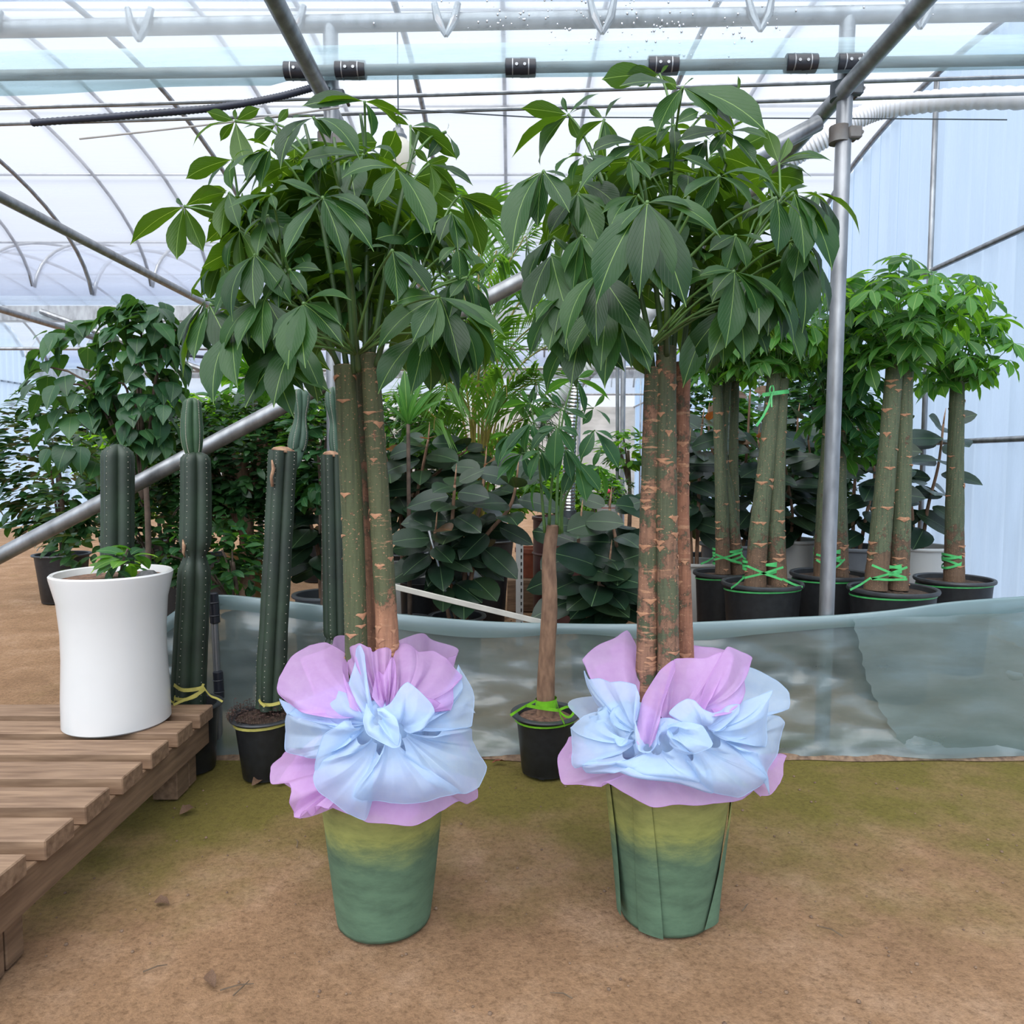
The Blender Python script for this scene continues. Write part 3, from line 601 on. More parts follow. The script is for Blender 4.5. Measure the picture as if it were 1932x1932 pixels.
# ------------------------------------------------------------------ the low film skirt
def skirt():
    sk = root('film_skirt', (0.4, 2.88, 0), 'low wrinkled clear film skirt strung between the posts at ground level', 'film sheet', None, 'structure')
    tops = [(150, 1260), (250, 1225), (305, 1178), (345, 1150), (405, 1128), (500, 1134), (600, 1146), (740, 1162), (900, 1176), (1050, 1181), (1200, 1182), (1350, 1177), (1480, 1170), (1580, 1165), (1690, 1155), (1800, 1140), (1960, 1128)]
    T = []
    for px_, py_ in tops: T.append(at(px_, py_, 2.88 - 0.012 * (px_ - 966) / 700))
    P = cat_rom(T, 180)
    rows = []
    nz_ = 34
    for i in range(nz_ + 1):
        t = i / nz_; r = []
        for p in P:
            z = p.z * (1 - t) + 0.006 * t
            wv = 0.030 * noise.noise((p.x * 1.6 + 3, z * 4.0 - p.x * 0.6, 1)) + 0.030 * noise.noise((p.x * 3 + 1, z * 12 + p.x * 2.4, 4)) + 0.012 * noise.noise((p.x * 7, z * 26 - p.x * 5, 8)) + 0.004 * noise.noise((p.x * 22, z * 30, 4))
            r.append((p.x, p.y + wv * min(1, t * 4) - 0.05 * t ** 6, z))
        rows.append(r)
    part(G().quadgrid(rows), 'film', 'skirt_film', sk, True)
    # folded hem along the top
    hem = []
    for j, a in enumerate((0, 0.25, 0.5, 0.75, 1.0)):
        hem.append([(p.x, p.y - 0.012 - 0.006 * math.sin(a * 3.1), p.z + 0.008 - a * (0.055 + 0.03 * noise.noise((p.x * 2, 1, 9)))) for p in P])
    part(G().quadgrid(hem), 'hem', 'skirt_hem', sk, True)
    part(G().tube([p + Vector((0, 0.0, 0.002)) for p in P], 0.009, 8), 'top_wire', 'skirt_hem', sk, True)
    # second overlapping piece at the far right with its crinkled edge
    edge = [(1607, 1168), (1622, 1230), (1640, 1290), (1668, 1350), (1700, 1400), (1740, 1430)]
    E = cat_rom(pl([(x, y, 2.83) for x, y in edge]), 30); rows = []
    for i, e in enumerate(E):
        r = []
        for j in range(16):
            u = j / 15; x = e.x + u * (2.6 - e.x)
            top = 0.56 + 0.05 * u
            r.append((x + 0.006 * math.sin(i * 2.2) * (1 - u) ** 4, e.y + 0.035 * noise.noise((x * 5, e.z * 5, 7)) + 0.012 * noise.noise((x * 16, e.z * 16, 2)), max(0.012, e.z + 0.05 * u)))
        rows.append(r)
    part(G().quadgrid(rows), 'overlap_film', 'skirt_film', sk, True)
    # short pipe with black clips at the near end of the skirt
    base = at(412, 1318, 2.86); top = at(402, 1118, 2.86)
    part(G().tube([Vector((base.x, base.y, 0)), base, top], 0.014, 10), 'end_pipe', 'galv', sk)
    for y0, y1, x0, x1 in ((1118, 1176, 402, 406), (1266, 1318, 411, 414)):
        a, b = at(x0, y0, 2.85), at(x1, y1, 2.85)
        q = G().tube([a, a.lerp(b, 0.03), a.lerp(b, 0.3), a.lerp(b, 0.32), a.lerp(b, 0.34), a.lerp(b, 0.72), a.lerp(b, 0.74), a.lerp(b, 0.76), a.lerp(b, 0.97), b], [0.014, 0.019, 0.019, 0.0215, 0.019, 0.019, 0.0215, 0.019, 0.019, 0.014], 14)
        part(q, 'pipe_clip', 'clip_black', sk)
    # soil heaped on the foot of the film
    rows = []
    for i in range(120):
        x = -1.5 + 4.6 * i / 119; h = 0.008 + 0.032 * max(0, noise.noise((x * 1.9, 5, 5)) + 0.15)
        rows.append([(x, 2.80 - 0.03 * noise.noise((x * 4, 0, 0)), -0.004), (x, 2.83, h * 0.7), (x, 2.862, h), (x, 2.90, h * 0.5), (x, 2.93, -0.004)])
    part(G().quadgrid(rows), 'soil_heap', 'clod', sk, True)
skirt()

# ------------------------------------------------------------------ shared plant bits
def pot(rt, c, r_top, r_bot, h, m='black_plastic', rim='black_rim', soil='soil', lip=0.02, seg=36, feet=True, soil_z=None):
    """nursery pot with a rolled lip and soil; c = centre on the ground"""
    rm = r_top - lip
    p = part(G().lathe([(r_bot * 0.5, 0.004), (r_bot, 0.004), (r_bot * 1.01, h * 0.06), (r_bot * 1.02, h * 0.065), (r_bot + (rm - r_bot) * 0.5, h * 0.5), (rm, h * 0.96)], c, seg), 'pot', m, rt)
    part(G().lathe([(rm - 0.004, h * 0.955), (r_top * 0.985, h * 0.965), (r_top, h * 0.98), (r_top * 0.985, h), (rm, h), (rm - 0.006, h * 0.99), (rm - 0.012, h * 0.78)], c, seg), 'rim', rim, p)
    sz = h * 0.86 if soil_z is None else soil_z; rs = rm - 0.010
    rows = []
    for i in range(7):
        q = rs * i / 6 + 0.0005
        rows.append([(c[0] + q * math.cos(6.2832 * k / 20), c[1] + q * math.sin(6.2832 * k / 20), c[2] + sz + 0.018 * (1 - i / 6) + 0.008 * noise.noise((c[0] + k, i * 1.3, c[1]))) for k in range(20)])
    part(G().quadgrid(rows, closed=True), 'soil', soil, rt, True)
    return p
def trunk_path(pts, n=24): return cat_rom(pts, n)
def trunk(rt, pts, r0, r1, m, seed=0, scars=18, knobs=True, name='trunk', seg=16):
    P = cat_rom(pts, 40); rnd = random.Random(seed); n = len(P)
    rad = []
    for i in range(n):
        t = i / (n - 1); r = r0 + (r1 - r0) * t
        r *= 1 + 0.03 * noise.noise((seed * 3.1, t * 9, 0)) + (0.04 * (noise.noise((seed, t * 30, 2))) if knobs else 0)
        if i >= n - 2: r *= 1.03
        rad.append(r)
    g = G().tube(P, rad, seg, True, prof=lambda k, i: 1 + 0.03 * noise.noise((math.cos(6.28 * k / seg) * 1.2 + seed, math.sin(6.28 * k / seg) * 1.2, i * 0.25)))
    tr = part(g, name, m, rt)
    part(G().lathe([(0.0005, 0.004), (rad[-1] * 0.6, 0.003), (rad[-1] * 0.98, -0.001)], P[-1], 14), 'cut_end', 'brown_trunk', tr)
    if scars:
        g = G()
        for s in range(scars):
            t = rnd.uniform(0.03, 0.97); f = t * (n - 1); i = min(int(f), n - 2); c = P[i].lerp(P[i + 1], f - i); r = rad[i] * 1.035 + 0.0004
            ph = rnd.uniform(math.pi, 2 * math.pi) if rnd.random() < 0.75 else rnd.uniform(0, math.pi)
            wd = rnd.uniform(0.35, 0.85); hh = rnd.uniform(0.006, 0.014) * (r0 / 0.03) ** 0.5
            rows = [[], [], []]
            for j in range(-4, 5):
                q = j / 4; a = ph + q * wd
                dx, dy = math.cos(a) * r, math.sin(a) * r
                tp = hh * (0.14 + 0.22 * abs(q)) * (1 - abs(q) ** 6); bt = -hh * ((1 - abs(q)) ** 1.6)
                rows[0].append((c.x + dx * .985, c.y + dy * .985, c.z + tp + 0.0006)); rows[1].append((c.x + dx * 1.02, c.y + dy * 1.02, c.z + (tp + bt) / 2)); rows[2].append((c.x + dx * .985, c.y + dy * .985, c.z + bt - 0.0006))
            g.quadgrid(rows)
        part(g, 'bark_scars', 'scar', tr, True, kind='stuff')
    return tr, P, rad

def ribbon_wrap(rt, c, rx, ry, zs, width, m, tilt=0.0):
    for z, tl in zs:
        P = [(c[0] + rx * math.cos(a), c[1] + ry * math.sin(a), z + tl * math.cos(a)) for a in (2 * math.pi * k / 24 for k in range(25))]
        part(G().strip(P, width), 'ribbon', m, rt, True)

# ------------------------------------------------------------------ HERO MONEY TREES
def crop1(zx, zy): return 240 + zx / 2.6466, zy / 2.6466
def crop2(zx, zy): return 960 + zx / 2.6393, zy / 2.6393
def compound(rt, hub, tips, start, rnd, axis, mesh_set, stalk_m='petiole', r=0.0028, wide=None):
    """one palmate leaf: a stalk with its leaflets as sub-parts"""
    mid = start.lerp(hub, 0.55) + Vector((0, 0, 0.10 * (hub - start).length))
    st = part(G().tube(cat_rom([start, mid, hub], 9), [r * 1.15] * 3 + [r] * 5 + [r * 1.4], 6), 'leaf_stalk', stalk_m, rt, True)
    out = Vector((hub.x - axis.x, hub.y - axis.y, 0)); out = out.normalized() if out.length > 0.02 else Vector((0, -1, 0))
    dm = Vector((0, 0, 0))
    for tp in tips: dm += (tp - hub).normalized()
    dm /= len(tips)
    for k, tp in enumerate(tips):
        d = tp - hub; Ln = d.length
        if Ln < 0.01: continue
        nrm = Vector((0, 0, 1)) * 0.75 + out * 0.75 + Vector((rnd.uniform(-.3, .3), rnd.uniform(-.3, .3), 0))
        sd_ = d.normalized() - dm; nrm = nrm + Vector((sd_.x, 0.3 * sd_.y, 0.3 * sd_.z)) * 1.1
        if hub.y > axis.y - 0.12: nrm += Vector((0, 0.75 if rnd.random() < 0.6 else -0.75, 0))
        else: nrm += Vector((0, -0.65, 0))
        M = frame(hub + d.normalized() * 0.004, d, nrm)
        i = rnd.randrange(len(mesh_set)); wd = rnd.uniform(0.88, 1.12)
        if Ln > 0.17: wd *= 0.92
        S = Matrix.Diagonal((Ln * wd, Ln, Ln, 1))
        inst('leaflet', mesh_set[i], M @ S, st)
    return st
def auto_tips(hub, axis, rnd, L, n=5, droop=0.6):
    out = Vector((hub.x - axis.x, hub.y - axis.y, 0)); out = out.normalized() if out.length > 0.02 else Vector((rnd.uniform(-1, 1), rnd.uniform(-1, 1), 0)).normalized()
    nrm = (out * 0.6 + Vector((0, 0, 0.8))).normalized(); u = nrm.orthogonal().normalized(); v = nrm.cross(u); a0 = rnd.uniform(0, 6.28); T = []
    for k in range(n):
        a = a0 + 6.2832 * k / n + rnd.uniform(-.25, .25)
        d = (u * math.cos(a) + v * math.sin(a)) + out * 0.25 + Vector((0, 0, -droop * rnd.uniform(.6, 1.3)))
        T.append(hub + d.normalized() * L * rnd.uniform(.75, 1.1))
    return T
def money_tree(label, base, crop, hubs, trunks, shoots, extra, inner, seed, wrap_fn, cy):
    rnd = random.Random(seed)
    rt = root('money_tree', base, label, 'tree', 'gift-wrapped money trees')
    wrap_fn(rt)
    for i, (pts, r0, r1, m, ns) in enumerate(trunks):
        trunk(rt, pl(pts), r0, r1, m, seed * 10 + i, ns)
    ax = at(*shoots[0][0]); axis = Vector((sum(at(*q[0]).x for q in shoots) / len(shoots), cy, 0))
    SP = []
    for pts in shoots:
        P = cat_rom(pl(pts), 16); SP.append(P)
        part(G().tube(P, [0.0075 - 0.004 * i / 15 for i in range(16)], 8), 'green_shoot', 'shoot', rt, True)
    cnt = 0
    def start_for(hub):
        best = None
        for P in SP:
            for q in P[3:]:
                dz = hub.z - q.z; hd = Vector((hub.x - q.x, hub.y - q.y)).length
                cost = abs(dz - 0.10 - 0.15 * hd) + 0.35 * hd
                if best is None or cost < best[0]: best = (cost, q)
        return best[1]
    for zx, zy, Y, tips in hubs:
        h = at(*crop(zx, zy), Y); T = []
        for k, tp in enumerate(tips):
            q = at(*crop(tp[0], tp[1]), Y)
            flat = (q - h).length
            dy = (-0.02 - 0.35 * flat * rnd.random()) if Y < cy - 0.12 else rnd.uniform(-0.5, 0.4) * flat
            T.append(at(*crop(tp[0], tp[1]), Y + dy)); cnt += 1
        compound(rt, h, T, start_for(h), rnd, axis, MONEY_ME)
    for px_, py_, Y, L, n, dr in extra:
        h = at(px_, py_, Y); T = auto_tips(h, axis, rnd, L, n, dr); cnt += n
        compound(rt, h, T, start_for(h), rnd, axis, MONEY_ME)
    g = G(); gs = G()
    for px_, py_, Y, L, n, dr in inner:
        h = at(px_, py_, Y); q = start_for(h); gs.tube([q, q.lerp(h, 0.5) + Vector((0, 0, 0.03)), h], 0.0025, 5)
        for tp in auto_tips(h, axis, rnd, L, n, dr):
            d = tp - h; ge = MONEY[rnd.randrange(6)]; k = rnd.uniform(1.0, 1.25) * d.length
            g.put(ge[0], ge[1], frame(h, d, Vector((h.x - axis.x, h.y - axis.y, 0.12))) @ Matrix.Diagonal((k, d.length, d.length, 1)), ge[2])
    part(g, 'inner_leaves', 'money_leaf', rt, True, kind='stuff'); part(gs, 'inner_stalks', 'petiole', rt, True, kind='stuff')
    print('leaflets', label[:30], cnt)
    return rt

def sheet(rt, name, m, apex, rim, puff=0.03, nf=3.0, amp=0.012, ph=0.0, center=None, M_=16, N_=84, hem=True):
    """gathered nonwoven sheet: pinched at apex, spreading to its own rim line"""
    A = at(*apex); Rp = pl(rim); Rm = cat_rom(Rp, N_)
    for j in range(N_):                       # half-way to a straight-cut outline: stiff fabric, not a soft curve
        q_ = j / (N_ - 1) * (len(Rp) - 1); k_ = min(int(q_), len(Rp) - 2); Rm[j] = Rm[j].lerp(Rp[k_].lerp(Rp[k_ + 1], q_ - k_), 0.55)
    c = center
    rows = []
    for i in range(M_ + 1):
        t = (i / M_); r = []
        for j, q in enumerate(Rm):
            s = j / (N_ - 1)
            a = A + (q - A).normalized() * 0.012
            p = a.lerp(q, t)
            out = Vector((p.x - c.x, p.y - c.y, 0.35 * (p.z - c.z))); out = out.normalized() if out.length > 1e-4 else Vector((0, -1, 0))
            tri = lambda q_: abs((q_ % 1.0) - 0.5) * 4 - 1
            cre = 0.55 * tri(nf * s + ph + 0.12 * t) + 0.45 * tri(nf * 2.37 * s + 0.3 + 0.2 * t + ph) * (1 - 0.4 * t) + 0.35 * tri(nf * 0.61 * s + 0.8 - 0.25 * t)
            p = p + out * (puff * math.sin(math.pi * min(1, t ** 0.8)) + (amp * 1.15 + 0.003) * min(1, 3.2 * t) * (1.15 - 0.55 * t) * cre + 0.007 * noise.noise((p.x * 16, p.z * 16, ph)) * min(1, 3 * t))
            r.append(p)
        rows.append(r)
    return part(G().quadgrid(rows).tube(rows[-1], 0.0008, 4, False), name, m, rt, True)
def ruff(rt, name, m, c, r0, r1, z0, z1, a0, a1, nf, amp, seed, dz=0.02):
    """a ruffled collar running round the pot from angle a0 to a1 (degrees)"""
    rows = []; K = 90
    for i in range(11):
        t = i / 10; r = []
        for k in range(K + 1):
            a = R(a0 + (a1 - a0) * k / K); wv = math.sin(nf * a + seed) + 0.5 * math.sin(nf * 1.7 * a + 2 * seed)
            rr = r0 + (r1 - r0) * (t ** 0.8) + amp * t * wv; z = z0 + (z1 - z0) * t ** 1.2 + dz * t * math.sin(nf * 0.6 * a + seed * 3) + 0.02 * math.sin(math.pi * t)
            r.append((c.x + rr * math.cos(a), c.y + rr * math.sin(a), z))
        rows.append(r)
    return part(G().quadgrid(rows), name, m, rt, True)
def gathered(rt, c, r):
    """the bunched, creased heart of the tissue where the sheets are tied"""
    C = at(*c); rows = []
    for i in range(13):
        a = math.pi * i / 12; rows.append([C + Vector((1.5 * r * math.sin(a) * math.cos(b), 0.75 * r * math.sin(a) * math.sin(b), 1.2 * r * math.cos(a))) * (1 + 0.22 * math.sin(b * 9 + 3 * math.sin(a * 3))) for b in (6.2832 * k / 60 for k in range(60))])
    part(G().quadgrid(rows, closed=True), 'gathered_tissue', 'tissue_blue', rt, True)
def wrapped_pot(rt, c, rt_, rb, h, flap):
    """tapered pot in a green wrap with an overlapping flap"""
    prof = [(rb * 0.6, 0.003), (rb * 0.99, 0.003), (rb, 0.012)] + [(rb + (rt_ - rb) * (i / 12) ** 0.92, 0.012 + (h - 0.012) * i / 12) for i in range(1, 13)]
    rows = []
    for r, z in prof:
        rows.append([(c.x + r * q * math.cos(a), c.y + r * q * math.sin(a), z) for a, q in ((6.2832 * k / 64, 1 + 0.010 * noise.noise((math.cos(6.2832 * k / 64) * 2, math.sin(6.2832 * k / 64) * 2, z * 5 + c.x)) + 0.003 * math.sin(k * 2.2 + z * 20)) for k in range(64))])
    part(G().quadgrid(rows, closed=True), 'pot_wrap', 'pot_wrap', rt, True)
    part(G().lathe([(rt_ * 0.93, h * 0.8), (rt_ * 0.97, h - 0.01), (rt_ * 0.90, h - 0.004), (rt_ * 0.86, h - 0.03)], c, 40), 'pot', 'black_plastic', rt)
    part(G().lathe([(0.001, h - 0.03), (rt_ * 0.5, h - 0.034), (rt_ * 0.89, h - 0.04)], c, 24), 'soil', 'fibre_soil', rt)
    for a_top, a_bot, wd, zb, bul in flap:
        rows = []
        for i in range(15):
            t = i / 14; z = h * 0.97 + (zb - h * 0.97) * t; r = rb + (rt_ - rb) * max(0, (z / h)) ** 0.92
            a = a_top + (a_bot - a_top) * t; rr = []
            for j in range(7):
                u = j / 6; aa = R(a - wd * u * (0.45 + 0.55 * t))
                q = r * 1.012 + 0.0025 + bul * (t ** 3) * (1 - u) + 0.004 * math.sin(u * 3.1)
                rr.append((c.x + q * math.cos(aa), c.y + q * math.sin(aa), z - 0.015 * (u - 0.5) ** 2 * t))
            rows.append(rr)
        part(G().quadgrid(rows), 'wrap_flap', 'pot_wrap', rt, True)

LC = Vector((-0.325, 1.81, 0)); RC = Vector((0.395, 1.83, 0))
def z5(x, y, Y): return (480 + x / 3.116, 1180 + y / 3.116, Y)
def z6(x, y, Y): return (1020 + x / 3.116, 1180 + y / 3.116, Y)
def wrap_left(rt):
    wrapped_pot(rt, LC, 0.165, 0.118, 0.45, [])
    c = Vector((LC.x, LC.y, 0.52))
    ruff(rt, 'pink_tissue', 'tissue_pink', LC, 0.15, 0.235, 0.44, 0.375, 15, 300, 11, 0.016, 1.0)
    ruff(rt, 'blue_tissue', 'tissue_blue', LC, 0.15, 0.24, 0.47, 0.50, 10, 172, 9, 0.022, 2.0)
    ruff(rt, 'pink_tissue', 'tissue_pink', LC, 0.13, 0.19, 0.46, 0.67, 5, 178, 8, 0.02, 3.0)
    S = lambda nm, ap, rim, **k: sheet(rt, nm + '_tissue', 'tissue_' + nm, z5(*ap), [z5(*q) for q in rim], center=c, **k)
    gathered(rt, z5(770, 620, 1.625), 0.05); gathered(rt, z5(960, 600, 1.66), 0.045); gathered(rt, z5(600, 610, 1.66), 0.045)
    # lower pink skirt seen under the blue
    S('pink', (700, 760, 1.66), [(215, 720, 1.80), (150, 770, 1.76), (110, 830, 1.72), (110, 930, 1.68), (205, 930, 1.63), (225, 1010, 1.61), (240, 1115, 1.62), (275, 1125, 1.60), (300, 1080, 1.575), (335, 1125, 1.58), (360, 1060, 1.56), (450, 1060, 1.555)], puff=0.02, nf=4, amp=0.010)
    S('pink', (780, 760, 1.63), [(420, 1050, 1.58), (560, 1110, 1.555), (660, 1158, 1.55), (800, 1165, 1.55), (930, 1165, 1.555), (1050, 1135, 1.57), (1130, 1085, 1.60), (1200, 1030, 1.63), (1245, 1045, 1.67), (1310, 1010, 1.72), (1300, 900, 1.78)], puff=0.015, nf=2.5, amp=0.006)
    # pink lobes at the back and top
    S('pink', (700, 520, 1.64), [(560, 420, 1.66), (545, 260, 1.74), (530, 165, 1.80), (430, 106, 1.82), (330, 120, 1.80), (225, 190, 1.76), (140, 310, 1.71), (140, 400, 1.68), (240, 488, 1.65), (420, 500, 1.62)], puff=0.055, nf=2, amp=0.007)
    S('pink', (745, 520, 1.62), [(540, 260, 1.76), (560, 150, 1.77), (625, 116, 1.74), (680, 130, 1.71), (695, 160, 1.68), (740, 135, 1.70), (800, 140, 1.72), (808, 190, 1.70), (790, 300, 1.64)], puff=0.02, nf=4, amp=0.012)
    S('pink', (780, 520, 1.61), [(690, 420, 1.62), (720, 270, 1.65), (760, 290, 1.635), (800, 200, 1.66), (825, 190, 1.67), (835, 300, 1.64), (820, 420, 1.61)], puff=0.012, nf=2, amp=0.01)
    S('pink', (830, 500, 1.62), [(800, 400, 1.64), (815, 200, 1.73), (860, 105, 1.80), (930, 140, 1.79), (960, 160, 1.78), (1065, 146, 1.80), (1140, 200, 1.78), (1225, 295, 1.76), (1170, 345, 1.70), (1165, 430, 1.66), (1150, 500, 1.64), (1060, 440, 1.62), (1000, 420, 1.60)], puff=0.035, nf=3, amp=0.010)
    # blue sheets
    S('blue', (720, 590, 1.60), [(610, 470, 1.63), (555, 350, 1.66), (575, 250, 1.70), (600, 140, 1.73), (630, 125, 1.72), (652, 180, 1.69), (652, 320, 1.65), (660, 430, 1.61)], puff=0.018, nf=1.2, amp=0.01)
    S('blue', (690, 580, 1.60), [(560, 330, 1.69), (480, 360, 1.66), (320, 420, 1.67), (250, 480, 1.68), (205, 520, 1.69), (150, 430, 1.74), (160, 480, 1.72), (210, 530, 1.67), (330, 560, 1.62), (450, 550, 1.60)], puff=0.03, nf=2, amp=0.008)
    S('blue', (670, 600, 1.60), [(560, 535, 1.61), (420, 545, 1.625), (300, 510, 1.66), (205, 520, 1.70), (195, 640, 1.71), (188, 740, 1.68), (250, 775, 1.63), (310, 785, 1.60), (375, 780, 1.575), (480, 720, 1.565), (565, 640, 1.57)], puff=0.045, nf=2.2, amp=0.010)
    S('blue', (650, 610, 1.585), [(570, 560, 1.56), (530, 560, 1.54), (470, 600, 1.53), (400, 650, 1.53), (375, 740, 1.535), (365, 840, 1.55), (420, 830, 1.55), (480, 740, 1.55), (570, 640, 1.57)], puff=0.02, nf=1.2, amp=0.008)
    S('blue', (725, 660, 1.585), [(600, 650, 1.57), (460, 740, 1.56), (370, 800, 1.55), (350, 890, 1.55), (390, 965, 1.545), (470, 1030, 1.54), (560, 1100, 1.535), (650, 1155, 1.525), (690, 1040, 1.525), (680, 920, 1.54)], puff=0.05, nf=1.6, amp=0.010)
    S('blue', (790, 650, 1.57), [(720, 740, 1.56), (640, 880, 1.53), (590, 950, 1.52), (578, 1010, 1.515), (650, 1035, 1.515), (760, 1048, 1.52), (900, 1045, 1.525), (1030, 1025, 1.53), (1130, 1000, 1.54), (1225, 985, 1.56)], puff=0.055, nf=2.5, amp=0.007)
    S('blue', (870, 630, 1.57), [(860, 760, 1.55), (1000, 900, 1.54), (1140, 980, 1.55), (1240, 985, 1.57), (1310, 945, 1.62), (1362, 830, 1.67), (1330, 750, 1.70), (1290, 680, 1.71), (1270, 605, 1.70), (1100, 605, 1.62)], puff=0.045, nf=2.0, amp=0.009)
    S('blue', (900, 610, 1.585), [(1000, 605, 1.58), (1150, 608, 1.62), (1285, 595, 1.68), (1292, 480, 1.72), (1270, 380, 1.76), (1190, 232, 1.80), (1215, 365, 1.72), (1190, 440, 1.68), (1150, 500, 1.64), (1050, 540, 1.60)], puff=0.02, nf=1.6, amp=0.010)
    S('blue', (850, 610, 1.565), [(735, 500, 1.57), (800, 460, 1.58), (860, 370, 1.60), (905, 335, 1.61), (960, 380, 1.60), (1035, 460, 1.585), (1052, 510, 1.57), (1010, 590, 1.555), (930, 625, 1.55)], puff=0.03, nf=1.3, amp=0.009)
    S('blue', (730, 560, 1.555), [(660, 460, 1.58), (640, 560, 1.555), (665, 640, 1.53), (740, 690, 1.505), (815, 722, 1.50), (855, 705, 1.50), (858, 640, 1.505), (800, 560, 1.53), (725, 490, 1.56)], puff=0.012, nf=1.0, amp=0.007)
    S('blue', (735, 530, 1.55), [(722, 490, 1.545), (760, 485, 1.53), (830, 540, 1.51), (850, 600, 1.495), (855, 660, 1.495), (840, 705, 1.50), (770, 640, 1.51), (728, 570, 1.53)], puff=0.014, nf=0.8, amp=0.004)
def wrap_right(rt):
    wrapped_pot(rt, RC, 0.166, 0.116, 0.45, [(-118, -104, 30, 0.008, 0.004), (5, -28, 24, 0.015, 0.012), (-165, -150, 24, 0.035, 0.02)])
    c = Vector((RC.x, RC.y, 0.52))
    ruff(rt, 'pink_tissue', 'tissue_pink', RC, 0.15, 0.235, 0.44, 0.40, -20, 200, 11, 0.016, 1.6)
    ruff(rt, 'blue_tissue', 'tissue_blue', RC, 0.15, 0.24, 0.47, 0.50, 5, 175, 9, 0.022, 2.4)
    ruff(rt, 'pink_tissue', 'tissue_pink', RC, 0.12, 0.18, 0.46, 0.64, 20, 160, 8, 0.016, 3.3)
    S = lambda nm, ap, rim, **k: sheet(rt, nm + '_tissue', 'tissue_' + nm, z6(*ap), [z6(*q) for q in rim], center=c, **k)
    gathered(rt, z6(700, 720, 1.63), 0.05); gathered(rt, z6(960, 640, 1.64), 0.05); gathered(rt, z6(500, 640, 1.68), 0.055)
    # pink skirt
    S('pink', (640, 780, 1.64), [(210, 650, 1.78), (160, 660, 1.76), (110, 760, 1.72), (115, 860, 1.68), (135, 935, 1.64), (240, 940, 1.60), (355, 950, 1.58), (380, 915, 1.57), (480, 975, 1.555), (650, 1065, 1.545), (780, 1050, 1.545), (900, 1056, 1.55), (1050, 1052, 1.565), (1180, 1015, 1.60), (1240, 950, 1.64)], puff=0.02, nf=4, amp=0.006)
    S('pink', (1000, 760, 1.66), [(1230, 950, 1.64), (1300, 1010, 1.66), (1340, 1000, 1.68), (1390, 930, 1.70), (1420, 850, 1.73), (1452, 770, 1.76), (1400, 755, 1.78), (1350, 850, 1.74)], puff=0.012, nf=2, amp=0.01)
    # pink at the back
    S('pink', (590, 600, 1.66), [(480, 480, 1.69), (330, 340, 1.74), (280, 290, 1.77), (242, 200, 1.80), (380, 110, 1.84), (520, 40, 1.87), (560, 110, 1.85), (570, 260, 1.80), (575, 420, 1.73)], puff=0.03, nf=1.5, amp=0.010)
    S('pink', (860, 560, 1.68), [(860, 300, 1.80), (880, 120, 1.90), (1000, 130, 1.90), (1090, 150, 1.88), (1140, 200, 1.84), (1100, 350, 1.78)], puff=0.02, nf=1.5, amp=0.008)
    # big front pink petal with its rolled right end
    S('pink', (625, 728, 1.57), [(560, 650, 1.59), (570, 560, 1.62), (600, 430, 1.64), (650, 340, 1.66), (700, 265, 1.68), (780, 205, 1.70), (790, 260, 1.655), (750, 360, 1.61), (715, 470, 1.57), (700, 560, 1.55), (670, 670, 1.55)], puff=0.02, nf=1.0, amp=0.006)
    S('pink', (740, 600, 1.63), [(700, 480, 1.64), (745, 330, 1.67), (785, 200, 1.71), (850, 193, 1.72), (960, 196, 1.72), (1060, 160, 1.73), (1010, 300, 1.68), (935, 470, 1.63)], puff=0.02, nf=1.4, amp=0.007)
    S('pink', (900, 520, 1.62), [(930, 470, 1.62), (980, 330, 1.66), (1060, 190, 1.71), (1095, 128, 1.74), (1160, 150, 1.75), (1232, 192, 1.76), (1205, 270, 1.72), (1212, 370, 1.68), (1190, 430, 1.65), (1130, 480, 1.63), (1000, 490, 1.61)], puff=0.045, nf=2, amp=0.007)
    # blue
    S('blue', (570, 640, 1.63), [(540, 600, 1.65), (420, 540, 1.68), (320, 470, 1.71), (290, 370, 1.74), (258, 265, 1.77), (290, 318, 1.74), (340, 312, 1.72), (400, 335, 1.69), (470, 330, 1.68), (560, 350, 1.66), (585, 420, 1.64), (560, 560, 1.61)], puff=0.02, nf=2.2, amp=0.010)
    S('blue', (570, 690, 1.60), [(540, 620, 1.63), (460, 660, 1.64), (350, 510, 1.70), (270, 530, 1.71), (200, 595, 1.71), (175, 605, 1.70), (180, 700, 1.68), (180, 770, 1.655), (210, 838, 1.63), (300, 800, 1.60), (460, 745, 1.585)], puff=0.04, nf=2.5, amp=0.008)
    S('blue', (640, 735, 1.58), [(480, 740, 1.585), (300, 790, 1.59), (240, 830, 1.60), (270, 865, 1.60), (400, 865, 1.575), (430, 850, 1.565), (560, 880, 1.55), (700, 910, 1.535), (870, 950, 1.53), (1020, 992, 1.53), (1000, 850, 1.55)], puff=0.05, nf=1.6, amp=0.006)
    S('blue', (680, 730, 1.565), [(240, 820, 1.59), (300, 800, 1.58), (480, 850, 1.545), (600, 880, 1.53), (780, 900, 1.52), (930, 918, 1.515), (920, 860, 1.52), (880, 790, 1.54), (800, 700, 1.555)], puff=0.035, nf=1.6, amp=0.006)
    S('blue', (900, 690, 1.575), [(840, 780, 1.545), (930, 920, 1.525), (1020, 990, 1.53), (1160, 1012, 1.55), (1230, 960, 1.575), (1330, 900, 1.62), (1300, 830, 1.63), (1200, 740, 1.61), (1050, 660, 1.59)], puff=0.05, nf=1.5, amp=0.007)
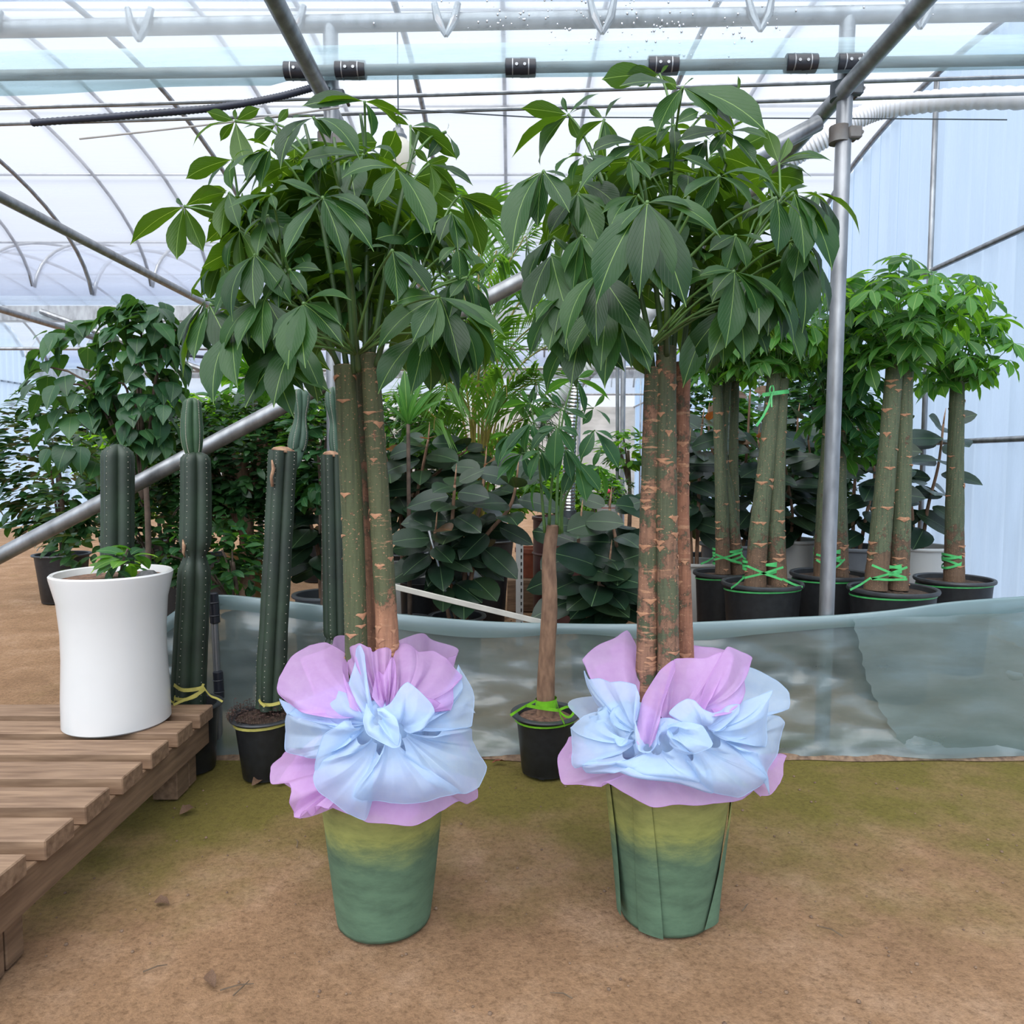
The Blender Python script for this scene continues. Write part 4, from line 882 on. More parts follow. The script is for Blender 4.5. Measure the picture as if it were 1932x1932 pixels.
    S('blue', (1040, 660, 1.60), [(1100, 690, 1.60), (1200, 750, 1.60), (1280, 750, 1.61), (1310, 830, 1.61), (1330, 900, 1.62), (1338, 995, 1.63), (1325, 850, 1.655), (1400, 750, 1.69), (1440, 650, 1.73), (1442, 570, 1.75), (1400, 535, 1.75), (1340, 530, 1.72), (1200, 600, 1.66)], puff=0.03, nf=2, amp=0.009)
    S('blue', (985, 630, 1.585), [(980, 600, 1.60), (1060, 560, 1.61), (1150, 470, 1.64), (1260, 420, 1.67), (1350, 380, 1.70), (1330, 440, 1.665), (1345, 560, 1.65), (1335, 715, 1.63), (1200, 690, 1.60), (1080, 660, 1.585)], puff=0.03, nf=1.8, amp=0.008)
    S('blue', (1000, 600, 1.66), [(1100, 450, 1.72), (1180, 330, 1.78), (1212, 240, 1.83), (1300, 275, 1.84), (1380, 330, 1.84), (1448, 398, 1.82), (1450, 490, 1.78), (1340, 515, 1.73), (1200, 560, 1.68)], puff=0.02, nf=1.5, amp=0.009)
    S('blue', (960, 620, 1.58), [(880, 600, 1.57), (755, 520, 1.575), (800, 470, 1.585), (860, 432, 1.60), (900, 440, 1.595), (950, 490, 1.58), (1010, 515, 1.575), (1060, 505, 1.58), (1110, 470, 1.60), (1170, 465, 1.61), (1150, 520, 1.60), (1060, 590, 1.59)], puff=0.015, nf=2, amp=0.006)
    S('blue', (730, 670, 1.555), [(690, 700, 1.55), (680, 620, 1.565), (700, 550, 1.58), (760, 545, 1.575), (830, 570, 1.56), (750, 580, 1.55), (800, 680, 1.53), (870, 740, 1.515), (900, 755, 1.51), (840, 760, 1.525)], puff=0.012, nf=1.2, amp=0.006)
    S('blue', (780, 610, 1.545), [(740, 590, 1.55), (810, 570, 1.54), (880, 570, 1.53), (950, 590, 1.52), (985, 640, 1.51), (1012, 695, 1.505), (990, 720, 1.50), (900, 752, 1.50), (830, 690, 1.52), (770, 640, 1.54)], puff=0.02, nf=1.0, amp=0.005)
    S('blue', (635, 735, 1.565), [(552, 560, 1.61), (556, 640, 1.585), (565, 720, 1.565), (600, 745, 1.55), (650, 740, 1.545), (690, 690, 1.55), (700, 600, 1.56), (730, 560, 1.575)], puff=0.010, nf=1.0, amp=0.004)

L_HUBS = [
 (540, 605, 1.80, [(405, 560), (540, 550), (655, 545), (332, 735), (590, 830), (470, 700)]),
 (745, 620, 1.85, [(800, 548), (585, 640), (640, 710), (770, 690), (690, 590)]),
 (930, 585, 1.55, [(770, 838), (1010, 690), (1155, 790), (735, 760), (830, 590)]),
 (1185, 505, 1.75, [(945, 525), (1400, 600), (1350, 630), (1215, 690), (880, 530)]),
 (1415, 630, 1.80, [(1575, 675), (1640, 790), (1505, 745), (1400, 810), (1320, 590)]),
 (1590, 660, 1.84, [(1640, 795), (1500, 790), (1600, 620), (1480, 700)]),
 (1345, 840, 1.50, [(1240, 1020), (1515, 1165), (1080, 890), (1300, 750), (1440, 830)]),
 (715, 740, 1.65, [(600, 905), (515, 850), (670, 930), (755, 690), (600, 700)]),
 (525, 795, 1.75, [(300, 890), (405, 935), (525, 945), (620, 760)]),
 (285, 1030, 1.75, [(20, 1220), (250, 1290), (250, 995), (490, 955), (475, 1090), (378, 1250)]),
 (975, 985, 1.45, [(1065, 945), (795, 1275), (1085, 1305), (1225, 1250), (1215, 1090), (860, 1045), (765, 905), (1040, 1090)]),
 (1660, 975, 1.75, [(1905, 1085), (1830, 1095), (1770, 1280), (1515, 940), (1725, 1080)]),
 (1510, 820, 1.75, [(1720, 925), (1440, 750), (1650, 990), (1525, 990), (1600, 790)]),
 (1325, 1250, 1.50, [(1350, 1500), (1510, 1470), (1210, 1245), (1420, 1330)]),
 (880, 1515, 1.45, [(1112, 1500), (1075, 1725), (805, 1835), (735, 1690), (890, 1830), (1060, 1620)]),
 (1555, 1480, 1.50, [(1520, 1735), (1840, 1790), (1322, 1525), (1430, 1700), (1885, 1680)]),
 (390, 1495, 1.68, [(280, 1880), (435, 1765), (262, 1720), (325, 1450), (575, 1545), (420, 1340)]),
 (1700, 1385, 1.60, [(1800, 1500), (1615, 1480), (1600, 1380), (1730, 1545), (1785, 1320)]),
 (810, 1345, 1.62, [(900, 1475), (760, 1545), (690, 1500), (960, 1350), (790, 1210)]),
 (640, 1520, 1.62, [(610, 1735), (512, 1730), (728, 1645), (725, 1480), (540, 1590)]),
 (735, 1780, 1.60, [(635, 2030), (830, 2080), (725, 2000), (880, 1950), (1010, 1960)]),
 (1385, 1730, 1.90, [(1395, 1850), (1490, 1830), (1450, 1660)]),
 (720, 970, 1.58, [(515, 1035), (742, 1045), (620, 1120), (690, 1125), (800, 945)]),
 (505, 960, 1.68, [(470, 1180), (365, 1000), (560, 1140), (430, 930)]),
 (1560, 1370, 1.70, [(1480, 1290), (1640, 1300), (1520, 1450), (1610, 1470)]),
 (700, 1075, 1.60, [(650, 1268), (585, 1180), (745, 1210), (610, 1060)]),
 (560, 1150, 1.70, [(508, 1345), (470, 1250), (640, 1310), (600, 1400)]),
 (470, 1310, 1.74, [(325, 1480), (410, 1500), (520, 1490), (560, 1310)]),
 (1620, 1560, 1.65, [(1740, 1870), (1660, 1900), (1490, 1750), (1560, 1780)]),
 (770, 1640, 1.66, [(655, 1890), (720, 1900), (850, 1900)]),
 (1620, 1060, 1.68, [(1650, 1250), (1560, 1210), (1720, 1240), (1690, 1330)]),
 (1650, 1230, 1.64, [(1740, 1340), (1770, 1390), (1660, 1420), (1560, 1310)]),
 (1180, 770, 1.62, [(1010, 830), (1240, 800), (870, 800), (1130, 900), (1330, 770)]),
]
R_HUBS = [
 (295, 570, 1.80, [(65, 540), (20, 782), (160, 818), (350, 690), (428, 560), (445, 470), (270, 490)]),
 (475, 595, 1.80, [(560, 490), (340, 785), (545, 725), (490, 720), (400, 530)]),
 (865, 435, 1.60, [(740, 668), (1115, 640), (1275, 655), (915, 395), (1035, 585), (560, 430)]),
 (750, 370, 1.82, [(690, 440), (645, 425), (790, 330), (590, 370), (470, 395), (830, 440)]),
 (170, 850, 1.60, [(75, 1150), (5, 1060), (298, 1052), (145, 1130), (285, 890), (20, 1275)]),
 (375, 775, 1.70, [(235, 870), (320, 910), (430, 900), (500, 830), (300, 770)]),
 (690, 1005, 1.40, [(650, 1478), (440, 1505), (880, 1520), (1045, 1180), (910, 1045), (770, 1470), (520, 1180)]),
 (1050, 875, 1.50, [(945, 1068), (1205, 1035), (872, 985), (1315, 915), (870, 785), (1190, 850)]),
 (1085, 655, 1.65, [(1280, 690), (1225, 815), (1005, 770), (850, 700), (1200, 600), (950, 580)]),
 (1345, 815, 1.75, [(1602, 805), (1500, 880), (1285, 650), (1530, 780), (1390, 690), (1250, 895)]),
 (1335, 985, 1.50, [(1335, 1268), (1450, 1080), (1240, 1080), (1480, 930), (1270, 910)]),
 (1420, 960, 1.58, [(1590, 1190), (1605, 1340), (1590, 1030), (1510, 1110), (1470, 1300)]),
 (1530, 960, 1.70, [(1742, 1168), (1600, 1110), (1630, 1220), (1500, 1080), (1640, 1000)]),
 (640, 970, 1.60, [(505, 1145), (470, 1060), (560, 1180), (740, 930)]),
 (650, 720, 1.65, [(410, 762), (625, 690), (765, 660), (500, 810), (740, 800)]),
 (600, 790, 1.62, [(360, 945), (430, 880), (700, 890), (620, 960)]),
 (345, 960, 1.65, [(455, 1218), (205, 1165), (480, 1040), (260, 1120), (350, 1150)]),
 (450, 1360, 1.50, [(285, 1705), (440, 1712), (635, 1650), (550, 1560), (500, 1260)]),
 (560, 1570, 1.56, [(480, 1928), (700, 1850), (440, 1740)]),
 (220, 1180, 1.70, [(95, 1440), (150, 1330), (295, 1260), (180, 1320)]),
 (360, 1170, 1.60, [(320, 1465), (400, 1440), (450, 1320), (280, 1350)]),
 (275, 1475, 1.60, [(140, 1600), (200, 1745), (300, 1760), (230, 1660), (340, 1600)]),
 (1125, 1350, 1.55, [(1015, 1470), (960, 1370), (1240, 1615), (1080, 1725), (1370, 1520), (1290, 1490)]),
 (1400, 1200, 1.65, [(1490, 1410), (1380, 1450), (1560, 1510), (1460, 1650)]),
 (1290, 1440, 1.60, [(1290, 1665), (1355, 1610), (1230, 1570), (1400, 1560)]),
 (300, 1690, 1.70, [(285, 1850), (435, 1765), (370, 1840), (220, 1800)]),
 (1130, 1170, 1.62, [(1080, 1350), (1000, 1250), (1180, 1330), (1260, 1200)]),
 (1010, 1470, 1.74, [(900, 1690), (950, 1720), (1060, 1640)]),
 (620, 1640, 1.76, [(690, 1870), (590, 1790), (740, 1760)]),
 (1450, 1180, 1.60, [(1540, 1400), (1420, 1390), (1600, 1240), (1500, 1260)]),
 (820, 620, 1.72, [(740, 720), (900, 640), (830, 760), (940, 560), (700, 600)]),
 (980, 700, 1.66, [(920, 820), (1060, 800), (850, 770), (1080, 650)]),
 (1000, 560, 1.74, [(1110, 530), (920, 640), (1120, 640), (900, 520)]),
 (1140, 470, 1.80, [(1095, 495), (1140, 385), (1125, 440)]),
]
def fill(cx, cy, rx, ry, Y0, Y1, n, seed, L=0.135, ymin=0):
    rnd = random.Random(seed); out = []
    for i in range(n):
        a = rnd.uniform(0, 6.283); q = math.sqrt(rnd.random())
        if 715 < cx + rx * q * math.cos(a) < 800 and 215 < cy + ry * q * math.sin(a) < 330: continue
        out.append((cx + rx * q * math.cos(a), cy + ry * q * math.sin(a), rnd.uniform(Y0, Y1), L * rnd.uniform(.8, 1.15), rnd.choice((5, 5, 6)), rnd.uniform(.4, 1.0)))
    return out
def droopy(L): return [(x, y, Y, 0.165, 5, 1.7) for x, y, Y in L]
money_tree('gift-wrapped money tree, three trunks, one with a reddish-brown foot, in pink and blue tissue', LC, crop1, L_HUBS,
    [([(672, 1420, 1.79), (672, 1220, 1.79), (664, 950, 1.79), (650, 690, 1.79)], 0.029, 0.0255, 'bark_a', 26),
     ([(708, 1420, 1.87), (705, 1215, 1.87), (694, 950, 1.87), (682, 690, 1.87)], 0.022, 0.019, 'bark_c', 10),
     ([(735, 1420, 1.79), (731, 1215, 1.79), (716, 950, 1.79), (697, 668, 1.79)], 0.031, 0.0225, 'bark_b', 34)],
    [[(655, 700, 1.79), (640, 600, 1.77), (610, 430, 1.74), (590, 300, 1.76), (575, 235, 1.78)],
     [(668, 705, 1.78), (662, 600, 1.76), (650, 450, 1.70), (640, 330, 1.66), (630, 260, 1.68)],
     [(688, 700, 1.80), (690, 600, 1.82), (692, 450, 1.84), (690, 300, 1.82), (680, 215, 1.80)],
     [(702, 675, 1.79), (720, 560, 1.78), (745, 430, 1.74), (770, 320, 1.74), (790, 250, 1.78)],
     [(710, 690, 1.77), (735, 610, 1.74), (790, 520, 1.70), (830, 430, 1.72)],
     [(645, 705, 1.80), (615, 640, 1.76), (560, 550, 1.72), (500, 450, 1.74), (440, 380, 1.78)],
     [(695, 690, 1.83), (700, 590, 1.88), (720, 430, 1.94), (740, 330, 1.98)],
     [(676, 700, 1.77), (672, 640, 1.72), (665, 540, 1.64), (655, 450, 1.58)]],
    fill(640, 390, 200, 140, 1.72, 2.05, 13, 11, 0.15) + fill(640, 560, 210, 60, 1.66, 1.95, 4, 12, 0.15) + droopy([(395, 575, 1.66), (440, 620, 1.62), (500, 560, 1.58), (560, 640, 1.60), (830, 560, 1.62), (870, 520, 1.66), (800, 630, 1.66), (880, 600, 1.72), (480, 480, 1.60)]), fill(650, 420, 200, 150, 1.75, 2.1, 34, 13, 0.15) + fill(650, 590, 200, 50, 1.75, 2.05, 8, 14, 0.15), 21, wrap_left, 1.80)
money_tree('gift-wrapped money tree with three mottled trunks rising from a tall pink tissue petal', RC, crop2, R_HUBS,
    [([(1216, 1420, 1.79), (1219, 1290, 1.79), (1226, 980, 1.80), (1234, 695, 1.80)], 0.0285, 0.023, 'bark_d', 24),
     ([(1262, 1420, 1.77), (1261, 1250, 1.77), (1258, 950, 1.78), (1257, 655, 1.79)], 0.0285, 0.0235, 'bark_e', 26),
     ([(1302, 1420, 1.86), (1292, 1240, 1.86), (1283, 950, 1.86), (1286, 685, 1.86)], 0.0245, 0.0225, 'bark_f', 18)],
    [[(1232, 700, 1.80), (1218, 600, 1.78), (1180, 460, 1.74), (1140, 350, 1.76), (1110, 270, 1.80)],
     [(1250, 665, 1.79), (1240, 560, 1.76), (1225, 430, 1.66), (1215, 340, 1.60)],
     [(1262, 665, 1.79), (1262, 520, 1.80), (1265, 350, 1.80), (1270, 200, 1.78)],
     [(1285, 695, 1.86), (1300, 580, 1.84), (1330, 430, 1.78), (1370, 310, 1.76)],
     [(1292, 695, 1.84), (1320, 600, 1.78), (1390, 500, 1.70), (1450, 410, 1.70), (1490, 350, 1.72)],
     [(1226, 705, 1.79), (1200, 630, 1.72), (1140, 540, 1.68), (1080, 430, 1.72)],
     [(1270, 670, 1.80), (1280, 560, 1.88), (1300, 400, 1.95), (1310, 280, 1.98)],
     [(1258, 670, 1.77), (1258, 600, 1.70), (1262, 480, 1.62), (1300, 370, 1.58)]],
    fill(1265, 370, 205, 140, 1.72, 2.05, 11, 31, 0.15) + fill(1270, 540, 220, 60, 1.68, 1.95, 4, 32, 0.15) + droopy([(1060, 560, 1.66), (1100, 620, 1.62), (1150, 570, 1.58), (1420, 520, 1.60), (1460, 560, 1.64), (1500, 480, 1.66), (1390, 570, 1.62), (1350, 590, 1.68), (1040, 480, 1.64)]), fill(1270, 400, 215, 150, 1.75, 2.1, 34, 33, 0.15) + fill(1270, 570, 210, 50, 1.75, 2.05, 9, 34, 0.15), 22, wrap_right, 1.82)

# ------------------------------------------------------------------ OTHER PLANTS: shared leaf meshes
def fam(kind, asps, m, arch=0.08, fold=0.25, nx=2, wave=0.0):
    gs = [leaf_geo(kind, a, arch * (0.6 + 0.4 * i), fold, wave, nx, 0.2 * (-1) ** i, i) for i, a in enumerate(asps)]
    return gs, [leaf_mesh('leaf', g, m) for g in gs], m
RUB = fam('rubber', (.52, .56, .50), 'rubber_leaf', 0.04, 0.22, 4)
RUBY = fam('rubber', (.46, .5), 'rubber_young', 0.04, 0.35, 4)
FIC = fam('oval', (.46, .5, .42), 'ficus_leaf', 0.06, 0.25)
BRI = fam('oval', (.5, .44, .54), 'bright_leaf', 0.08, 0.25)
MIDO = fam('oval', (.5, .44, .54), 'mid_leaf', 0.08, 0.25)
HRT = fam('heart', (.78, .7, .84), 'heart_leaf', 0.08, 0.2, 4)
STR = fam('strap', (.13, .11), 'young_leaf', 0.10, 0.4)
BROAD = fam('oval', (.42, .36, .46), 'young_leaf', 0.12, 0.3, 4, 0.02)
def palmate(m, n=6, seed=0, droop=0.35, spread=5.3):
    rnd = random.Random(seed); g = G()
    for k in range(n):
        a = -spread / 2 + spread * k / (n - 1) + rnd.uniform(-.12, .12)
        L = 1.0 - 0.30 * abs(a) / 3.0 + rnd.uniform(-.08, .06)
        d = Vector((math.sin(a), math.cos(a), -droop * rnd.uniform(.6, 1.4)))
        ge = MONEY[(k + seed) % 6]; q = L * rnd.uniform(.9, 1.15)
        g.put(ge[0], ge[1], frame(Vector((0, 0, 0)), d, Vector((0, 0, 1))) @ Matrix.Diagonal((q, L, L, 1)), ge[2])
    return g.mesh('leaf', m, True)
PAL_Y = [palmate('young_leaf', 6, i, 0.25 + 0.12 * i) for i in range(4)]
PAL_M = [palmate('mid_leaf', 6, i + 5, 0.25 + 0.15 * i) for i in range(4)]

def cloud(rt, crowns, fams, size, parts, seed, droop=0.35, stuff_name='foliage', front=True):
    """leaves on the shells of some ellipsoids: the best-seen ones as parts, the rest joined"""
    rnd = random.Random(seed); pts = []
    for (c, r, n) in crowns:
        c = Vector(c)
        for i in range(n):
            d = Vector((rnd.gauss(0, 1), rnd.gauss(0, 1), rnd.gauss(0, 1))).normalized()
            q = rnd.uniform(0.62, 1.0) ** 0.7
            p = c + Vector((d.x * r[0], d.y * r[1], d.z * r[2])) * q
            pts.append((p, d, q))
    pts.sort(key=lambda e: (e[0].y - 0.6 * e[2] * 0.3, ))
    g = G()
    for i, (p, d, q) in enumerate(pts):
        out = Vector((d.x, d.y, 0.25 * d.z)) + Vector((rnd.uniform(-.7, .7), rnd.uniform(-.7, .7), rnd.uniform(-droop, 0.3) - droop * 0.5))
        nrm = Vector((0, 0, 0.9)) + d * 0.7 + Vector((rnd.uniform(-.3, .3), rnd.uniform(-.3, .3), 0))
        gs, ms, m = fams[rnd.randrange(len(fams))]
        L = size * rnd.uniform(.7, 1.2); M = frame(p - out.normalized() * L * 0.5, out, nrm) @ Matrix.Scale(L, 4); k = rnd.randrange(len(gs))
        if i < parts: inst('leaf', ms[k], M, rt)
        else: g.put(gs[k][0], gs[k][1], M, gs[k][2])
    if g.v: part(g, stuff_name, fams[0][2], rt, True, kind='stuff')
def stem(rt, pts, r0, r1, m='grey_trunk', name='stem', seg=8, n=14):
    P = cat_rom(pts, n); return part(G().tube(P, [r0 + (r1 - r0) * i / (n - 1) for i in range(n)], seg), name, m, rt, True)
def shrub(name, label, cat, px_, py_, Y, rx, rz, n, fams, size, parts, seed, potd=None, trunk_r=0.02, ry=None, extra=(), group=None, tm='grey_trunk', droop=0.35):
    c = at(px_, py_, Y); rt = root(name, (c.x, c.y, 0), label, cat, group)
    pz = 0.0
    if potd:
        rtp, rbt, h, m, rim = potd; pot(rt, Vector((c.x, c.y, 0)), rtp, rbt, h, m, rim); pz = h * 0.8
    crowns = [(c, (rx, ry or rx * 0.8, rz), n)] + [(at(a, b, yy), (r1, r1 * 0.8, r2), nn) for a, b, yy, r1, r2, nn in extra]
    rnd = random.Random(seed)
    stem(rt, [(c.x, c.y, pz), (c.x + 0.02, c.y, (pz + c.z) * 0.5), (c.x, c.y, c.z)], trunk_r, trunk_r * 0.6, tm, 'trunk')
    for cc, r, nn in crowns:
        for b in range(3):
            e = Vector(cc) + Vector((rnd.uniform(-.6, .6) * r[0], rnd.uniform(-.5, .5) * r[1], rnd.uniform(0, .6) * r[2]))
            stem(rt, [(c.x, c.y, max(pz, (c.z - rz) * 0.9)), (c.x * 0.5 + e.x * 0.5, c.y * 0.5 + e.y * 0.5, (c.z + e.z) * 0.5 - 0.05), e], trunk_r * 0.4, 0.004, tm, 'branch', 6, 8)
    cloud(rt, crowns, fams, size, parts, seed, droop)
    return rt
BLK = lambda r, h: (r, r * 0.72, h, 'black_plastic', 'black_rim')
WHT = lambda r, h: (r, r * 0.85, h, 'white_pot', 'white_pot')

# ------------------------------------------------------------------ the small money tree in the black pot
def small_tree():
    b = Vector((at(1029, 1455, 2.70).x, 2.70, 0))
    rt = root('money_tree', b, 'slim single-trunk money tree in a small black pot tied with lime ribbon', 'tree')
    pot(rt, b, 0.131, 0.088, 0.225, soil='fibre_soil', lip=0.022, soil_z=0.205)
    for k in range(6):
        a = 6.2832 * (k + 0.3) / 6; part(G().box((b.x + 0.078 * math.cos(a), b.y + 0.078 * math.sin(a), 0.010), (0.02, 0.02, 0.02), Matrix.Rotation(a, 3, 'Z'), 0.002), 'pot_foot', 'black_plastic', rt)
    trunk(rt, pl([(1029, 1352, 2.70), (1031, 1260, 2.70), (1037, 1140, 2.69), (1036, 1050, 2.70), (1043, 992, 2.70)]), 0.035, 0.0225, 'brown_trunk', 5, 0)
    ribbon_wrap(rt, (b.x + 0.002, b.y), 0.040, 0.040, [(0.268, 0.003), (0.254, -0.004), (0.262, 0.006)], 0.016, 'ribbon_lime')
    rb = lambda pts, w=0.010: part(G().strip(cat_rom(pl(pts), 14), w), 'ribbon', 'ribbon_lime', rt, True)
    rb([(1012, 1322, 2.655), (990, 1333, 2.62), (975, 1342, 2.59), (963, 1350, 2.585)])
    rb([(994, 1331, 2.62), (1020, 1336, 2.635), (1050, 1340, 2.63), (1056, 1340, 2.62)], 0.012)
    rb([(1050, 1322, 2.655), (1054, 1340, 2.62), (1058, 1352, 2.60), (1065, 1366, 2.575), (1064, 1370, 2.57)])
    rb([(1054, 1340, 2.62), (1068, 1334, 2.60), (1080, 1334, 2.59), (1082, 1345, 2.59), (1074, 1353, 2.59), (1064, 1350, 2.60), (1054, 1341, 2.615)], 0.009)
    P = [(b.x + 0.116 * math.cos(a), b.y + 0.116 * math.sin(a), 0.205 + 0.004 * math.cos(a)) for a in (6.2832 * k / 32 for k in range(33))]
    part(G().strip(P, 0.007), 'ribbon', 'ribbon_lime', rt, True)
    top = at(1043, 995, 2.70); rnd = random.Random(4); axis = Vector((top.x, top.y, 0))
    SP = []
    for pts in ([(1028, 1005, 2.70), (1022, 930, 2.69), (1016, 860, 2.66), (1008, 800, 2.66)], [(1036, 990, 2.69), (1040, 920, 2.67), (1050, 850, 2.63), (1056, 790, 2.62)],
                [(1056, 1008, 2.70), (1060, 930, 2.70), (1080, 860, 2.70), (1090, 760, 2.72)], [(1050, 1000, 2.72), (1052, 900, 2.75), (1060, 800, 2.76), (1080, 720, 2.76)], [(1060, 1005, 2.69), (1063, 950, 2.66), (1090, 890, 2.64), (1110, 820, 2.64)]):
        P = cat_rom(pl(pts), 12); SP += P[4:]
        part(G().tube(P, [0.0062 - 0.0035 * i / 11 for i in range(12)], 8), 'green_shoot', 'petiole', rt, True)
    ms = [leaf_mesh('leaflet', g, 'mid_leaf') for g in MONEY]
    H = [(1003, 797, 2.56, [(945, 868), (1012, 832), (955, 850), (1040, 788), (990, 850)]),
         (1050, 805, 2.50, [(1003, 852), (1046, 882), (1082, 855), (1090, 822), (1015, 815)]),
         (1122, 812, 2.58, [(1095, 866), (1166, 882), (1138, 850), (1155, 830), (1100, 820)]),
         (1088, 714, 2.66, [(1028, 745), (1102, 782), (1150, 755), (1058, 700), (1120, 700), (1085, 690)]),
         (1086, 868, 2.56, [(1062, 932), (1106, 946), (1132, 926), (1075, 900)]),
         (985, 855, 2.60, [(938, 905), (960, 910), (1002, 905), (945, 880)]),
         (1020, 850, 2.54, [(1000, 905), (1030, 910), (1052, 895), (985, 870)]),
         (1065, 845, 2.54, [(1045, 905), (1078, 905), (1095, 890)]),
         (1000, 760, 2.66, [(960, 800), (1030, 800), (985, 735), (1040, 760), (945, 770)]),
         (1060, 770, 2.66, [(1020, 790), (1075, 815), (1105, 790), (1040, 745)]),
         (1130, 880, 2.64, [(1110, 930), (1150, 900), (1140, 940), (1100, 890)]),
         (960, 820, 2.68, [(935, 850), (940, 880), (985, 845), (925, 830)]),
         (1015, 905, 2.60, [(985, 940), (1010, 965), (1035, 945)]),
         (1120, 770, 2.72, [(1150, 800), (1100, 800), (1140, 745), (1095, 760)]),
         (1135, 845, 2.70, [(1160, 870), (1120, 880), (1170, 850)])]
    for hx, hy, Y, tips in H:
        h = at(hx, hy, Y); q = min(SP, key=lambda e: (e - h).length + (0.3 if e.z > h.z - 0.02 else 0))
        compound(rt, h, [at(a, b_, Y - 0.03 * rnd.random()) for a, b_ in tips], q, rnd, axis, ms, 'petiole', 0.0022)
small_tree()

# ------------------------------------------------------------------ money trees in black pots behind the skirt
MG = {}
def mesh_geo(me):
    if me.name not in MG:
        uvl = me.uv_layers[0].data; uv = {}
        for lp in me.loops: uv[lp.vertex_index] = tuple(uvl[lp.index].uv)
        MG[me.name] = ([tuple(v.co) for v in me.vertices], [tuple(p.vertices) for p in me.polygons], [uv.get(i, (0.3, 0.5)) for i in range(len(me.vertices))])
    return MG[me.name]
def back_tree(label, px_, rim_y, Y, rim_px, trunks, canopy, seed, leaves, mset, ribbon, canopy2=None):
    c = at(px_, rim_y, Y); b = Vector((c.x, Y, 0)); r = px_size(rim_px, Y) / 2
    rt = root('money_tree', b, label, 'tree', 'money trees in black pots')
    pot(rt, b, r, r * 0.76, c.z, lip=0.016, soil_z=c.z - 0.03)
    tops = []
    for i, (pts, r0, r1) in enumerate(trunks):
        P = pl(pts); trunk(rt, P, r0, r1, 'bark_g', seed * 7 + i, 16, seg=12); tops.append(P[-1])
    rnd = random.Random(seed)
    cx, cy, rx, ry, ryd = canopy; C = at(cx, cy, Y); RX, RZ = px_size(rx, Y), px_size(ry, Y)
    for k in range(leaves):
        d = Vector((rnd.gauss(0, 1), rnd.gauss(0, 1) - 0.25, rnd.gauss(0, 1))).normalized(); q = rnd.uniform(0.45, 1.0)
        h = C + Vector((d.x * RX, d.y * ryd, d.z * RZ)) * q
        tp = tops[k % len(tops)]
        s0 = tp.lerp(Vector((h.x, h.y, h.z)), 0.35); s0.z = max(tp.z, h.z - 0.15) * 0.6 + tp.z * 0.4
        st = part(G().tube(cat_rom([tp, s0, h], 7), [0.005, 0.0045, 0.004, 0.003, 0.0025, 0.002, 0.002], 5), 'leaf_stalk', 'petiole', rt, True)
        out = Vector((h.x - tp.x, h.y - tp.y - 0.05, 0)); out = out.normalized() if out.length > 0.02 else Vector((0, -1, 0))
        L = rnd.uniform(0.12, 0.175)
        M = frame(h, out + Vector((0, 0, -0.25 - 0.6 * rnd.random())), Vector((0, 0, 1)) + out * 0.6 + Vector((rnd.uniform(-.3, .3), rnd.uniform(-.3, .3), 0))) @ Matrix.Scale(L, 4)
        inst('leaf', mset[rnd.randrange(4)], M, st)
    g = G(); gs = G()
    for cn, num in ((canopy, leaves), (canopy2, leaves if canopy2 else 0)):
        if not num: continue
        cx, cy, rx, ry, ryd = cn; C = at(cx, cy, Y + 0.05); RX, RZ = px_size(rx, Y), px_size(ry, Y)
        for k in range(num):
            d = Vector((rnd.gauss(0, 1), rnd.gauss(0, 1), rnd.gauss(0, 1))).normalized(); h = C + Vector((d.x * RX, d.y * ryd, d.z * RZ)) * rnd.uniform(.4, 1.02)
            tp = tops[k % len(tops)]; gs.tube([tp, tp.lerp(h, 0.5) + Vector((0, 0, 0.05)), h], 0.002, 4, False)
            out = Vector((h.x - tp.x, h.y - tp.y, 0)); out = out.normalized() if out.length > 0.02 else Vector((0, -1, 0))
            M = frame(h, out + Vector((0, 0, -0.3 - 0.6 * rnd.random())), Vector((0, 0, 1)) + out * 0.6) @ Matrix.Scale(rnd.uniform(.12, .175), 4)
            g.put(*mesh_geo(mset[rnd.randrange(4)])[:2], M, mesh_geo(mset[0])[2])
    part(g, 'foliage', mset[0].materials[0].name, rt, True, kind='stuff'); part(gs, 'inner_stalks', 'petiole', rt, True, kind='stuff')
    if ribbon:
        (x0, x1, ys, xo) = ribbon
        cz = [at((x0 + x1) / 2, y, Y - 0.02) for y in ys]; w = px_size(x1 - x0, Y) / 2
        rad_y = 0.055
        for j, z in enumerate(cz):
            for tl in (0.012, -0.012):
                P = [(z.x + (w + 0.003) * math.cos(a), Y - 0.0 + rad_y * math.sin(a), z.z + tl * math.cos(a) * (1 + j)) for a in (6.2832 * k / 24 for k in range(25))]
                part(G().strip(P, 0.013), 'ribbon', 'ribbon_green', rt, True)
        for a_, b_ in xo:
            p0 = at(*a_); p1 = at(*b_)
            part(G().strip([p0, p0.lerp(p1, 0.5) + Vector((0, 0, -0.004)), p1], 0.011), 'ribbon', 'ribbon_green', rt, True)
        P = [(b.x + (r - 0.014) * math.cos(a), b.y + (r - 0.014) * math.sin(a), c.z * 0.935 + 0.01 * math.cos(a + 1)) for a in (6.2832 * k / 32 for k in range(33))]
        part(G().strip(P, 0.008), 'ribbon', 'ribbon_green', rt, True)
    return rt
